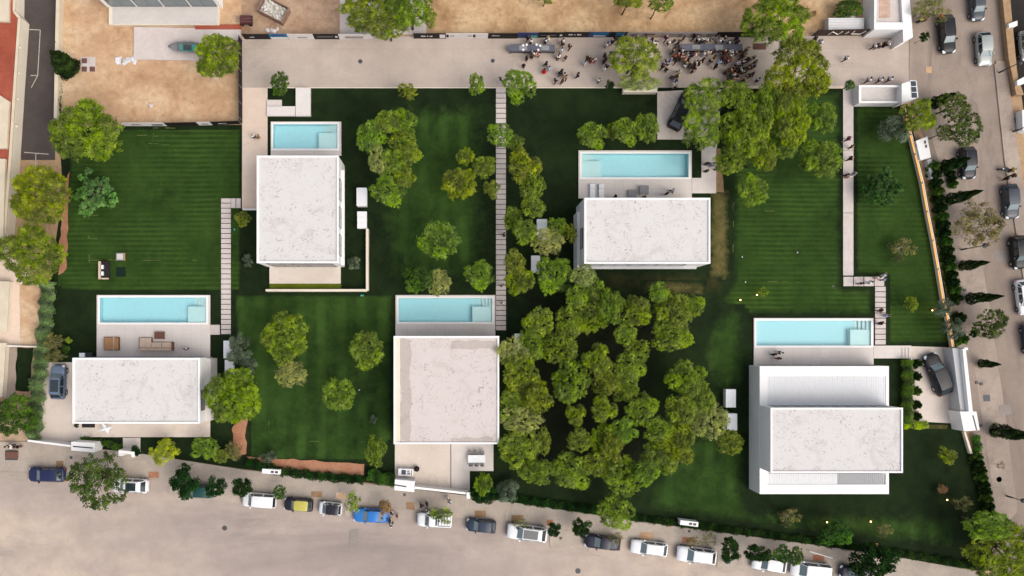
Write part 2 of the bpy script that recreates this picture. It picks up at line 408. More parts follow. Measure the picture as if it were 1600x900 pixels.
F['deep'] = mk_foliage('deep_green_leaves', C(56,82,34), C(78,106,42), C(106,132,54), .35)
F['dark'] = mk_foliage('dark_leaves', C(26,44,20), C(38,60,26), C(58,80,34), .2)
F['oak'] = mk_foliage('oak_leaves', C(60,72,34), C(86,100,46), C(122,128,64), .35)
F['olive'] = mk_foliage('olive_leaves', C(98,94,58), C(126,120,72), C(152,144,90), .25)
F['grey'] = mk_foliage('grey_leaves', C(72,84,68), C(94,106,84), C(122,132,106), .2)
F['fig'] = mk_foliage('fig_leaves', C(64,96,48), C(92,130,66), C(124,160,92), .3)
F['lime'] = mk_foliage('lime_leaves', C(140,156,34), C(170,184,44), C(196,204,60), .3)
F['brown'] = mk_foliage('dead_leaves', C(112,84,58), C(142,108,78), C(166,132,98), .2)
F['cyp'] = mk_foliage('cypress_leaves', C(26,40,20), C(40,56,26), C(60,76,34), .15)
# ------------------------------------------------------------------ the ground and its surfaces
POOLS = {  # deck rectangle, water rectangle, ledge rectangle, step rectangle (pixels)
 'A': ((151,461,328,560),(156,465,322,504),(294,479,322,504),(306,465,322,479)),
 'B': ((423,190,533,243),(427,194,527,232),(498,208,527,232),(506,194,527,208)),
 'C': ((618,461,774,525),(623,466,769,503),(738,479,769,503),(744,466,769,479)),
 'D': ((904,235,1081,310),(909,240,1076,277),(909,252,939,277),(909,240,934,252)),
 'E': ((1178,497,1365,571),(1182,501,1361,540),(1328,515,1361,540),(1322,501,1361,515)),
}
DZ = .22
def wrect(r, z):
    a = P(r[0], r[1], z); b = P(r[2], r[3], z); return (a[0], b[1], b[0], a[1])   # xmin,ymin,xmax,ymax
def wpoly(r, z, g=0):
    x0, y0, x1, y1 = wrect(r, z); return [(x0-g,y0-g),(x1+g,y0-g),(x1+g,y1+g),(x0-g,y1+g)]
holesW = [wpoly(p[1], DZ, .15) for p in POOLS.values()]
def tow(pts, z=0): return [P(x, y, z) for x, y in pts]

sheet('ground', [(-900,-900),(900,-900),(900,900),(-900,900)], -.03, M['soil'], holesW, px=False)
lawn_poly = [(92,197),(378,195),(378,300),(418,330),(418,137),(1336,137),(1342,158),(1418,163),(1443,280),(1480,470),(1500,560),(1500,660),(1522,720),(1548,870),
 (1540,893),(1270,851),(1000,814),(735,775),(560,752),(380,733),(215,708),(60,690),(66,560),(78,440),(98,300)]
sheet('lawn', tow(lawn_poly), 0, M['lawn'], holesW, px=False)
soft_sheet('lawn', [(112,199),(377,198),(377,458),(345,458),(150,459),(84,452),(104,300)], .006, M['lawn_b'], .5)
soft_sheet('lawn', [(1143,205),(1200,140),(1316,140),(1318,447),(1366,449),(1366,495),(1160,495),(1120,470),(1143,440)], .006, M['lawn_b'], 1.2)
soft_sheet('lawn', [(1336,162),(1415,165),(1440,280),(1476,470),(1492,538),(1386,538),(1386,430),(1336,430)], .006, M['lawn_b'], .6)
soft_sheet('lawn', [(362,457),(615,457),(615,690),(572,724),(384,722),(378,640)], .006, M['lawn_v'], .8)
soft_sheet('lawn', [(1080,670),(1172,640),(1172,792),(1380,795),(1500,800),(1500,866),(1270,840),(1010,806),(1010,760)], .006, M['lawn_v'], 2.5)
soft_sheet('lawn', [(590,150),(770,150),(770,450),(600,450),(580,330)], .006, M['lawn_v'], 4)
soft_sheet('lawn', [(1110,480),(1170,470),(1176,600),(1120,640),(1085,560)], .0105, M['lawn_v'], 3)
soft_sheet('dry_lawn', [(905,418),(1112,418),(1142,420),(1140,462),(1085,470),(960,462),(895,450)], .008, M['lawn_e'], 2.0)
soft_sheet('dry_lawn', [(1104,290),(1144,290),(1144,446),(1104,436)], .010, M['lawn_d'], 1.4)
soft_sheet('dry_lawn', [(1000,432),(1110,436),(1100,468),(1000,462)], .012, M['lawn_d'], 1.6)
soft_sheet('dry_lawn', [(362,640),(395,640),(396,716),(362,716)], .009, M['lawn_e'], 1.4)
soft_sheet('painted_shade_lawn', [(792,420),(1050,470),(1060,760),(792,760)], .003, M['lawn_shade'], 4)  # grove shade painted as a darker sheet over the same lawn
sheet('lime_lawn', R4(421,443,533,451), .012, M['grass_lime'])
soft_sheet('dry_lawn', [(1440,658),(1490,658),(1480,676),(1440,674)], .012, M['lawn_d'], .7)
# dirt lots
sheet('dirt_lot', [(95,-60),(378,-60),(378,192),(180,196),(92,200)], .004, M['dirt'], wob=.1)
sheet('dirt_lot', R4(378,-60,533,54), .006, M['dirt_red'])
sheet('dirt_lot', R4(674,-60,1350,51), .006, M['dirt_gold'])
sheet('concrete_yard', R4(531,-60,666,54), .008, M['slab'])
sheet('earth_strip', [(108,268),(104,420),(93,430),(96,300)], .012, M['rustpatch'], wob=.15)
sheet('earth_bed', [(385,714),(569,725),(569,744),(420,738)], .012, M['rustpatch'], wob=.12)
sheet('earth_strip', [(1117,232),(1125,232),(1131,300),(1118,300)], .012, M['brownpatch'], wob=.12)
sheet('earth_strip', [(362,672),(385,640),(384,708),(368,716)], .013, M['rustpatch'], wob=.25)
# roads
sheet('road', [(378,57),(1420,56),(1420,137),(378,137)], .012, M['road_n'])
sheet('pavement', [(-300,690),(60,690),(110,697),(215,708),(380,734),(560,754),(735,775),(1000,815),(1270,851),(1400,870),(1540,895),(1560,980),(1240,880),(1000,846),(800,818),(600,792),(400,766),(240,750),(-300,722)], .11, M['pave'])
sheet('road', [(-300,720),(240,744),(400,760),(600,788),(800,812),(1000,840),(1240,874),(1640,960),(1640,1200),(-300,1200)], .010, M['road'])
sheet('road', [(1424,-80),(1556,-80),(1578,250),(1600,430),(1640,700),(1660,960),(1560,960),(1538,820),(1498,540),(1455,250),(1420,137)], .016, M['road_e'])
sheet('pavement', [(1446,175),(1478,300),(1500,440),(1520,560),(1545,720),(1560,830),(1590,800),(1570,640),(1540,440),(1508,262),(1490,170)], .024, M['pave_e'], wob=.05)
sheet('pavement', [(1556,95),(1572,95),(1600,300),(1625,460),(1606,460),(1572,250),(1556,110)], .13, M['pave_e'])
# kerbs
def kerb(pts, w=.18, h=.145, m='pave', label=None):
    mb = MB()
    for a, b in zip(pts[:-1], pts[1:]): mb.bar(P(*a, h), P(*b, h), w, -.02, h)
    o = mb.build('kerb', M[m]); o['kind'] = 'structure'; return o
kerb([(-300,722),(240,750),(400,766),(600,792),(800,818),(1000,846),(1240,880),(1560,982)])
kerb([(1556,100),(1572,250),(1606,462)], .4, m='pave_e')
kerb([(418,137),(1027,137)], .1, .06, m='cream'); kerb([(1135,136),(1320,136)], .35, .08, m='drive_pink')
# bulb-outs in the parking lane
for i, pts in enumerate([[(265,752),(372,764),(376,786),(262,772)], [(540,785),(556,787),(556,808),(538,806)], [(858,826),(922,834),(920,862),(860,856)], [(1122,864),(1172,871),(1170,894),(1120,886)], [(1300,890),(1322,894),(1320,915),(1298,908)], [(-20,722),(45,724),(42,752),(-20,748)]]):
    sheet('pavement', pts, .10, M['pave'])
# driveways, terraces and garden paths
sheet('driveway', [(379,137),(418,137),(418,327),(378,327)], .018, M['drive_pink'])
mb = MB(); mb.bar(P(379,327,.3), P(401,327,.3), .2, 0, .3); thing1(mb, 'low_wall', M['white'], 'low white wall closing the end of the pink driveway', 'wall')
sheet('driveway', [(1027,143),(1086,140),(1128,140),(1120,232),(1096,218),(1027,218)], .018, M['drive'])
sheet('garden_path', R4(1096,228,1119,280), .020, M['deck'])
sheet('driveway', [(68,566),(113,566),(127,690),(57,690)], .018, M['drive'])
sheet('driveway', [(1424,541),(1496,543),(1500,662),(1424,658)], .018, M['drive'])
def terrace(name, pts, h, m='deck'):
    mb = MB(); mb.pprism(pts, -.01, h); o = mb.build(name, M[m]); o['kind'] = 'structure'; return o
terrace('terrace', [(113,640),(328,640),(328,683),(127,683),(113,668)], .15, 'drive')
terrace('terrace', [(192,684),(219,684),(219,712),(192,709)], .10, 'deck')
terrace('terrace', [(617,680),(704,680),(704,766),(617,757)], .05, 'drive')
terrace('terrace', [(705,680),(771,680),(771,736),(734,736),(734,771),(705,766)], .20, 'deck')
terrace('terrace', R4(421,395,532,443), .35, 'drive')
terrace('terrace', R4(462,137,485,181), .45, 'deck_w'); terrace('terrace', R4(417,166,461.4,181), .35, 'deck_w'); terrace('terrace', R4(417,156,440,165.4), .22, 'deck')
sheet('earth_bed', R4(420,138,461,165), .014, M['lawn'])
terrace('terrace', R4(1365.5,540,1424,560), .12, 'deck')
steps = MB()
for x in (1409,1414,1419): steps.pbox(x, 543, x+1, 558, .1, .15)
o = steps.build('step_edges', M['pave']); o['kind'] = 'structure'
def slab_path(x0, y0, x1, y1, pitch, vertical=True, gap=.09, label='garden_path', jog=0, m='slab', every=None):
    """a row of concrete slabs with dark gaps, laid on the lawn"""
    mb = MB(); a = y0 if vertical else x0; e = y1 if vertical else x1; g = gap * S
    while a < e - 1:
        b = min(a + pitch, e)
        if vertical: mb.pbox(x0, a, x1, b - g, -.01, .06)
        else: mb.pbox(a, y0, b - g, y1, -.01, .06)
        a = b
    o = mb.build(label, M[m]); o['kind'] = 'structure'; return o
sheet('path_base', R4(774.6,137,791.4,517), .016, M['darkpave'])
slab_path(775, 138, 790.5, 517, 7.9)
slab_path(345.5, 310, 360.5, 523, 7.9); slab_path(361, 310, 377, 325, 8, False); slab_path(328.5, 507.5, 345, 523, 16, False)
sheet('path_base', R4(345,309.6,361,523.4), .016, M['darkpave'])
slab_path(1317.5, 137, 1333.5, 432, 98, gap=.05); slab_path(1318, 432.5, 1384, 447, 16.2, False, gap=.1)
slab_path(1367.5, 448, 1384, 540, 8.3); sheet('path_base', R4(1367,447,1384.5,540), .016, M['darkpave'])
# lane in the north-west with its painted lines
sheet('lane', [(36,-80),(92,-80),(86,250),(33,250),(30,130)], .010, M['asphalt'])
lm = MB()
for a, b in (((46,46),(63,47)),((63,47),(59,118)),((48,118),(59,118)),((59,118),(49,137)),((38,238),(76,241)),((56,240),(56,262))):
    lm.bar(P(*a), P(*b), .1, .0, .016)
o = lm.build('painted_lines', mk_plain('road_paint', C(190,180,168), .8, .2, var=.2)); o['kind'] = 'structure'

sheet('yard', [(-60,400),(24,400),(60,440),(64,500),(58,542),(-60,542)], .009, M['drive_pink'], wob=.05)
sheet('yard', [(30,444),(62,446),(60,542),(32,540)], .014, M['dirt'], wob=.1)
sheet('yard', [(8,542),(28,542),(24,620),(6,640)], .014, M['pave_e'])
sheet('lawn', [(27,543),(52,543),(46,612),(24,610)], .014, M['lawn'], wob=.1)
sheet('dark_yard', [(1582,-80),(1800,-80),(1800,420),(1612,250),(1592,120),(1578,60)], .014, M['darkpave'])
sheet('ground', [(-60,640),(45,610),(45,690),(-60,686)], .012, M['dirt_red'])
# manholes, covers, tree pits, repaired patches
for x, y, r in ((563,96,.28),(770,95,.26),(351,825,.32),(903,892,.35),(1561,749,.35),(1302,447,.15)):
    mb = MB(); c = P(x, y); mb.disc(c[0], c[1], .012, r, 18, .012); o = mb.build('manhole_cover', M['darkgrey'], smooth=False); tag(o, kind='structure')
mb = MB(); c = P(555, 846); mb.disc(c[0], c[1], .014, .3, 18, .012); tag(mb.build('manhole_cover', M['darkgrey']), kind='structure')
for i, (pts, m) in enumerate([(R4(88,720,99,729),'brownpatch'),(R4(232,737,248,747),'rustpatch'),(R4(486,768,503,777),'brownpatch'),(R4(525,770,540,780),'dirt'),(R4(8,704,28,719),'darkgrey'),
   (R4(635,785,648,797),'brownpatch'),(R4(742,798,759,808),'brownpatch'),(R4(799,805,818,815),'brownpatch'),(R4(854,812,864,821),'rustpatch'),(R4(1000,832,1020,843),'dirt'),(R4(1066,839,1086,848),'rustpatch'),
   (R4(1270,867,1288,876),'rustpatch'),(R4(1359,849,1372,860),'rustpatch'),(R4(1042,819,1050,823),'rustpatch')]):
    sheet('tree_pit', pts, .12 + i*.0005, M[m], wob=.04)
for pts, m in (([(546,828),(560,826),(558,856),(544,856)],'asph2'),([(1554,394),(1574,391),(1576,406),(1556,409)],'asph2'),([(1560,634),(1578,630),(1582,646),(1563,650)],'asph2'),(R4(1447,104,1456,114),'dirt'),(R4(1580,184,1590,192),'darkgrey'),(R4(1536,617,1547,627),'darkgrey')):
    if m == 'asph2' and m not in M: M['asph2'] = mk_ground('repaired_asphalt', C(138,128,122), C(150,140,133), C(162,150,142), .4, 6, .25)
    sheet('road_patch', pts, .034, M[m], wob=.05)
for i, (x, y) in enumerate([(111,715),(111,747),(386,766),(441,775),(632,773),(876,841),(1077,830),(1143,840),(1489,391),(1502,450),(1508,453),(1461,269),(1527,598),(1534,600),(1533,665)]):
    mb = MB(); c = P(x, y, .14); mb.box(c[0]-.17, c[1]-.17, .03, c[0]+.17, c[1]+.17, .128); tag(mb.build('utility_cover', M['darkgrey']), kind='structure')
for x0, y0 in ((127,91),(139,91),(127,104),(139,104)):
    pass
mb = MB(); mb.pbox(126,89,149,112,.0,.03); tag(mb.build('paver_frame', M['slab']), kind='structure')
for k, (x0, y0) in enumerate(((127.5,91),(139,91.5),(127.5,104),(140,104))):
    mb = MB(); mb.pbox(x0, y0, x0+8, y0+7.5, .03, .12)
    lab = ['brown square pit cover beside the dark shrub on the dirt lot, upper left of four', 'pale square pit cover on the dirt lot, upper right of four', 'brown square pit cover beside the dark shrub, lower left of four', 'brown square pit cover on the dirt lot, lower right of four'][k]
    thing1(mb, 'pit_cover', M['slab'] if k == 1 else M['wood_d'], lab, 'pit cover', 'pit covers on the dirt lot', bevel=.01)

# ------------------------------------------------------------------ swimming pools
def pool(key, label):
    deck, wat, led, stp = POOLS[key]
    d = wrect(deck, DZ); w = wrect(wat, DZ)
    root = empty('swimming_pool', ((w[0]+w[2])/2, (w[1]+w[3])/2, 0), label, 'swimming pool', 'swimming pools beside the white villas')
    e = .25
    mb = MB(); mb.box(w[0]-e, w[3], -.02, w[2]+e, w[3]+e, DZ+.015).box(w[0]-e, w[1]-e, -.02, w[2]+e, w[1], DZ+.015).box(w[0]-e, w[1], -.02, w[0], w[3], DZ+.015).box(w[2], w[1], -.02, w[2]+e, w[3], DZ+.015)
    mb.build('coping', M['white'], root)
    # basin with inner walls
    zb = -.75; t = .1
    mb = MB(); mb.box(w[0]-t, w[1]-t, zb-t, w[2]+t, w[3]+t, zb)
    mb.box(w[0]-t, w[3]-.002, zb, w[2]+t, w[3]+t, DZ-.01).box(w[0]-t, w[1]-t, zb, w[2]+t, w[1]+.002, DZ-.01).box(w[0]-t, w[1]+.002, zb, w[0]+.002, w[3]-.002, DZ-.01).box(w[2]-.002, w[1]+.002, zb, w[2]+t, w[3]-.002, DZ-.01)
    mb.build('basin', M['basin'], root)
    l = wrect(led, -.1); left = led[0] < (wat[0]+wat[2])/2
    x0, x1 = (w[0]+.004, l[2]) if left else (l[0], w[2]-.004)
    mb = MB(); mb.box(x0, w[1]+.004, zb+.002, x1, l[3], -.02); mb.build('sun_ledge', M['ledge'], root)
    n = 4; s = wrect(stp, -.1)
    for i in range(n):
        mb = MB(); zt = -.12 - i * .2
        if left: a, b = w[0]+.004 + i*.42, w[0]+.004 + (i+1)*.42
        else: a, b = w[2]-.004 - (i+1)*.42, w[2]-.004 - i*.42
        mb.box(a+.001, l[3]+.004, zb+.002, b-.001, w[3]-.004, zt); mb.build('step', M['ledge'], root)
    me = MB(); me.add([(w[0]+.003,w[1]+.003,DZ-.04),(w[2]-.003,w[1]+.003,DZ-.04),(w[2]-.003,w[3]-.003,DZ-.04),(w[0]+.003,w[3]-.003,DZ-.04)], [(0,1,2,3)])
    me.build('water', M['water'], root)
    # paving round the pool
    mb = MB(); D = DZ
    mb.box(d[0], w[3]+e, -.02, d[2], max(d[3], w[3]+e+.05), D).box(d[0], d[1], -.02, d[2], w[1]-e, D)
    mb.box(min(d[0], w[0]-e-.03), w[1]-e, -.02, w[0]-e, w[3]+e, D).box(w[2]+e, w[1]-e, -.02, max(d[2], w[2]+e+.03), w[3]+e, D)
    mb.build('paved_surround', M['deck'], root)
    return root
pool('A', 'turquoise lap pool with wooden daybed and corner sofa on its terrace')
pool('B', 'shortest turquoise pool, beside the pink driveway in the upper left')
pool('C', 'turquoise pool under overhanging branches, north of the large grey gravel roof')
pool('D', 'turquoise pool with its shallow ledge at the left end and white sun loungers below')
pool('E', 'turquoise pool with broad entry steps at the right, above the louvred villa')
sheet('terrace', R4(1081.4,278,1119,302), .03, M['deck'])

# ------------------------------------------------------------------ buildings
def window(parent, axis, pos, a, b, z0, z1, door=False, m='glass'):
    """a glazed opening on a facade; axis 'x-','x+','y-','y+' = outward side, pos = facade plane"""
    fr = MB(); gl = MB(); t = .05; w = .07
    def put(mb, a0, a1, c0, c1, d0, d1):
        if axis[0] == 'x':
            sx = 1 if axis[1] == '+' else -1; mb.box(pos + sx*d0, a0, c0, pos + sx*d1, a1, c1)
        else:
            sy = 1 if axis[1] == '+' else -1; mb.box(a0, pos + sy*d0, c0, a1, pos + sy*d1, c1)
    put(gl, a+w, b-w, z0+w, z1-w, .004, .02)
    g = gl.build('window', M[m], parent)
    put(fr, a, b, z1-w, z1, .004, t); put(fr, a, b, z0, z0+w, .004, t); put(fr, a, a+w, z0+w, z1-w, .004, t); put(fr, b-w, b, z0+w, z1-w, .004, t)
    k = max(1, round((b-a)/1.6))
    for i in range(1, k):
        x = a + (b-a)*i/k; put(fr, x-.03, x+.03, z0+w, z1-w, .004, t*.8)
    f = fr.build('frame', M['alu'], parent); f.parent = g; f.location = (0,0,0)
    # keep the frame's coordinates relative to the same origin
    return g
def roof_block(root, px, h, z0=0, gravel='gravel', rim=.22, depth=.35, wall='white', rimw=None):
    x0, y0, x1, y1 = wrect(px, h); rim = rimw or rim
    mb = MB(); mb.box(x0+.03, y0+.03, z0, x1-.03, y1-.03, h-.30); mb.build('wall', M[wall], root)
    mb = MB(); mb.box(x0, y1-rim, h-.296, x1, y1, h).box(x0, y0, h-.296, x1, y0+rim, h).box(x0, y0+rim, h-.296, x0+rim, y1-rim, h).box(x1-rim, y0+rim, h-.296, x1, y1-rim, h)
    mb.build('parapet', M['white'], root, bevel=.01)
    me = MB(); n = 14; vs = []; fs = []
    for j in range(n+1):
        for i in range(n+1):
            vs.append((x0+rim+(x1-x0-2*rim)*i/n, y0+rim+(y1-y0-2*rim)*j/n, h-.16+random.Random(i*31+j).uniform(-.012,.012)))
    for j in range(n):
        for i in range(n): a = j*(n+1)+i; fs.append((a, a+1, a+n+2, a+n+1))
    me.add(vs, fs).build('roof', M[gravel], root, smooth=True)
    return x0, y0, x1, y1
# villa B (upper left)
def base_loc(px, z):
    r = wrect(px, z); return ((r[0]+r[2])/2, (r[1]+r[3])/2, 0)
r = empty('villa', base_loc((401,243,529,411),5.5), 'white villa with tall rectangular gravel roof below the shortest pool', 'house', 'white flat-roofed villas')
x0,y0,x1,y1 = roof_block(r, (401,243,529,411), 5.5)
for a in (0, 3.4, 6.8): window(r, 'x+', x1-.03, y0+1+a, y0+3.6+a, 3.1, 5.0)
window(r, 'x+', x1-.03, y0+1.5, y0+5.5, .3, 2.5); window(r, 'y-', y0+.03, x0+1, x0+9, .4, 2.6); window(r, 'y-', y0+.03, x0+1, x0+9, 3.1, 5.0)
window(r, 'y+', y1-.03, x0+1, x1-1, .3, 2.6); window(r, 'x-', x0+.03, y0+2, y0+5, 3.1, 5.0)
mb = MB(); mb.box(x1-.03, y0+.0, 2.72, x1+.35, y1-1.2, 2.9); mb.build('canopy', M['white'], r)
# villa C (middle)
r = empty('villa', base_loc((615,525,780,694),6), 'large white villa with stained grey gravel roof in the bottom middle', 'house', 'white flat-roofed villas')
x0,y0,x1,y1 = roof_block(r, (615,525,780,694), 6, gravel='gravel_g')
for (a, b, c_, d_), k in (((625,530,642,690),0),((705,533,777,545),1),((705,684,770,690),2)):
    q = wrect((a,b,c_,d_), 5.9)
    bm_pts = [(q[0],q[1]),(q[2],q[1]),(q[2],q[3]),(q[0],q[3])]
    o = sheet('bare_strip', bm_pts, 5.862, M['gravel_b'], px=False, kind=None, wob=.22, seed=k); o.parent = r; o.location = -Vector(r.location)
mb = MB(); q = wrect((617.5,528,625,691), 5.9); mb.box(q[0]+.05,q[1],5.6,q[2],q[3],5.875); mb.build('roof_walkway', M['cream'], r)
mb = MB(); q = wrect((749,606,757,614), 6); mb.box(*q[:2],5.8,*q[2:],5.95); mb.build('roof_hatch', M['gravel_g'], r, bevel=.03)
window(r, 'y+', y1-.03, x0+1, x1-1, .3, 2.7); window(r, 'y+', y1-.03, x0+2, x1-2, 3.3, 5.4); window(r, 'y-', y0+.03, x0+1.2, x0+6, .2, 2.7); window(r, 'y-', y0+.03, x0+1.2, x1-3, 3.3, 5.4)
window(r, 'x+', x1-.03, y0+2, y0+5, 3.3, 5.4); window(r, 'x-', x0+.03, y0+7, y0+10, 3.3, 5.4)
# villa A (lower left)
r = empty('villa', base_loc((113,559,312,662),5.2), 'wide white villa in the lower left beside the grey parked car', 'house', 'white flat-roofed villas')
x0,y0,x1,y1 = roof_block(r, (113,559,312,662), 5.2)
mb = MB(); mb.box(x1-.027, y0+.1, 0, x1+.55, y1-.15, 2.7); mb.build('side_wing', M['concrete'], r)
window(r, 'x+', x1-.03, y0+1.5, y0+4, 3.1, 4.7); window(r, 'y+', y1-.03, x0+1, x1-1, .3, 2.5); window(r, 'y+', y1-.03, x0+1, x1-1, 3, 4.7); window(r, 'y-', y0+.03, x0+3, x0+7, .2, 2.4); window(r, 'y-', y0+.03, x0+2, x1-2, 3, 4.6); window(r, 'x-', x0+.03, y0+2, y0+4, 3, 4.6)
# villa D (upper right of centre)
r = empty('villa', base_loc((913,309,1110,412),6.5), 'wide white villa south of the pool with white loungers', 'house', 'white flat-roofed villas')
x0,y0,x1,y1 = roof_block(r, (913,309,1110,412), 6.5)
window(r, 'y-', y0+.03, x0+.8, x1-1.6, .3, 2.7, m='glass_b'); window(r, 'y-', y0+.03, x0+.8, x1-2.6, 3.3, 5.7, m='glass_b')
mb = MB(); mb.box(x0+.1, y0-.32, 2.85, x1-.6, y0+.03, 3.05); mb.build('canopy', M['grey'], r)
mb = MB(); mb.box(x0-.3, y0-.1, 0, x0+.027, y1-1.1, 3.0); mb.build('side_wing', M['white'], r)
window(r, 'y+', y1-.03, x0+1, x1-1, .3, 2.7); window(r, 'y+', y1-.03, x0+1, x1-1, 3.3, 5.7); window(r, 'x-', x0+.03, y0+2, y0+4.5, 3.4, 5.5); window(r, 'x+', x1-.03, y0+2, y0+4.5, 3.4, 5.5)
# villa E (lower right, louvred)
r = empty('villa', base_loc((1187,572,1389,772),3.5), 'white villa with ribbed louvre canopies above and below its gravel roof, lower right', 'house', 'white flat-roofed villas')
gx0,gy0,gx1,gy1 = wrect((1187,572,1389,772), 3.5)
ux0,uy0,ux1,uy1 = wrect((1204,637,1411,739), 6.8)
mb = MB(); mb.box(gx0, gy0, 0, gx1, gy1, 3.3); mb.build('wall', M['white'], r)
mb = MB()
n1 = wrect((1199,588,1384,636), 3.5); n2 = wrect((1199,740,1384,757), 3.5)
rimt = 3.5
mb.box(gx0, n1[3], 3.304, gx1, gy1, rimt).box(gx0, gy0, 3.304, gx1, n2[1], rimt).box(gx0, n2[1], 3.304, n1[0], n1[3], rimt).box(n1[2], n2[1], 3.304, gx1, n1[3], rimt)
mb.build('roof_slab', M['white'], r, bevel=.01)
def louv(q, x0_, x1_, m, pitch=.3):
    mb = MB(); x = x0_
    while x < x1_ - .05: mb.box(x, q[1], 3.36, x+pitch*.72, q[3], 3.44); x += pitch
    mb.box(x0_, q[1]+.01, 3.31, x1_, q[3]-.01, 3.41); mb.build('louvre_panel', M[m], r)
louv(n1, n1[0]+.01, n1[2]-.01, 'louvre'); xs = P(1309,740,3.5)[0]
louv(n2, n2[0]+.01, xs, 'louvre'); louv(n2, xs+.02, n2[2]-.25, 'louvre_d', .24)
uux0 = max(ux0, gx0+.004)
mb = MB(); mb.box(ux0+.03, uy0+.03, 3.504, ux1-.03, uy1-.03, 6.5); mb.build('upper_wall', M['white'], r)
rim = .2; h = 6.8
mb = MB(); mb.box(ux0, uy1-rim, 6.504, ux1, uy1, h).box(ux0, uy0, 6.504, ux1, uy0+rim, h).box(ux0, uy0+rim, 6.504, ux0+rim, uy1-rim, h).box(ux1-rim, uy0+rim, 6.504, ux1, uy1-rim, h); mb.build('parapet', M['white'], r, bevel=.01)
mb = MB(); mb.box(ux0+rim+.001, uy0+rim+.001, 6.55, ux1-rim-.001, uy1-rim-.001, 6.64); mb.build('roof', M['gravel'], r)
window(r, 'y+', uy1-.03, ux0+1, ux1-1, 3.7, 6.1); window(r, 'y-', uy0+.03, ux0+1, ux1-1, 3.7, 6.1); window(r, 'y+', gy1, gx0+1, gx1-1, .3, 2.8); window(r, 'x+', gx1, gy0+2, gy0+6, .3, 2.8); window(r, 'y-', gy0, gx0+1, gx1-1, .3, 2.8)

# small white service cabinets and outdoor boxes on the lawns
def lid_box(px, h, label, panels=1, m='white_s', group='white service cabinets on the lawns'):
    x0,y0,x1,y1 = wrect(px, h); root = empty('service_cabinet', ((x0+x1)/2,(y0+y1)/2,0), label, 'cabinet', group)
    mb = MB(); mb.box(x0+.04, y0+.04, -.01, x1-.04, y1-.04, h-.06); mb.build('cabinet_body', M['white'], root, bevel=.03)
    for i in range(panels):
        a = y0 + (y1-y0)*i/panels; b = y0 + (y1-y0)*(i+1)/panels
        mb = MB(); mb.box(x0, a+.02, h-.056, x1, b-.02, h); mb.build('lid_panel', M[m], root, bevel=.03)
lid_box((557,293,573,322), 1.1, 'plain white cabinet on the lawn right of the tall villa roof')
lid_box((558,330,573,357), .8, 'white cabinet with three-panel lid at the top of the L-shaped wall', 3)
lid_box((1134,608,1150,637), 1.1, 'plain white cabinet on the lawn left of the louvred villa, upper one')
lid_box((1136,646,1152,673), 1.3, 'white cabinet left of the louvred villa, lower one with grey side')
lid_box((839,342,855,374), 1.1, 'white cabinet half covered by a pine left of the wide villa')
lid_box((830,399,844,426), .8, 'pale cabinet with three lid panels standing between the pines', 3)
lid_box((349,532,362,560), 1.1, 'white cabinet beside the grey-green shrubs, upper of two')
lid_box((351,562,364,585), .8, 'white panelled cabinet beside the grey-green shrubs, lower of two', 3)
lid_box((804,521,817,553), 1.1, 'white cabinet almost hidden under pines right of the middle pool')

# walls and gates
mb = MB(); mb.bar(P(573.5,357,1.0), P(573.5,454,1.0), .3, 0, 1.0).bar(P(415,453.5,1.0), P(572.2,453.5,1.0), .3, 0, .998)
thing1(mb, 'garden_wall', M['cream'], 'cream L-shaped garden wall wrapping the corner of the tall villa', 'wall', bevel=.02)
def gate_box(px, h, label, ang_pts=None, slot=True, slots=None):
    x0,y0,x1,y1 = wrect(px, h); root = empty('gate_house', ((x0+x1)/2,(y0+y1)/2,0), label, 'gate box', 'white entrance boxes along the garden edge')
    mb = MB()
    if ang_pts: mb.pprism(ang_pts, -.01, h)
    else: mb.box(x0,y0,-.01,x1,y1,h)
    mb.build('box_body', M['white'], root, bevel=.03)
    for s_ in (slots or []):
        mb = MB(); mb.bar(P(s_[0],s_[1],h), P(s_[2],s_[3],h), .16, h+.003, h+.02); mb.build('slot', M['darkgrey'], root)
    return root
gate_box((111,690,150,706), 2.2, 'white entrance box with a dark slot by the lower left driveway', [(111,690),(147,692),(149,700),(147,707),(111,704)], slots=[(114,697.5,145,700)])
gate_box((616,749,647,768), 2.2, 'white entrance box on the pavement below the bottom middle villa', [(617,749),(648,752),(647,769),(616,766)], slots=[(616,757.5,635,760.5)])
gate_box((1500,643,1530,674), 2.4, 'tall white entrance box at the end of the white wall on the right', [(1500,643),(1526,643),(1531,672),(1506,674)], slots=[(1520,649,1526,672)])
gate_box((185,703,210,715), 2.0, 'white bracket-shaped gate frame below the lower left villa', [(185,703),(210,706),(210,715),(205,714),(205,710),(190,708),(190,713),(185,712)])
mb = MB(); mb.bar(P(43,688.5,1.9), P(111,697,1.9), .25, 0, 1.9); thing1(mb, 'boundary_wall', M['white'], 'thin white wall closing the lower left driveway', 'wall', bevel=.02)
mb = MB(); mb.bar(P(648,762,1.9), P(733,771.5,1.9), .28, 0, 1.9); c = P(731.5,775,2.1); mb.box(c[0]-.2,c[1]-.35,0,c[0]+.25,c[1]+.45,2.1); thing1(mb, 'boundary_wall', M['white'], 'thin white wall with end post below the bottom middle terrace', 'wall', bevel=.02)
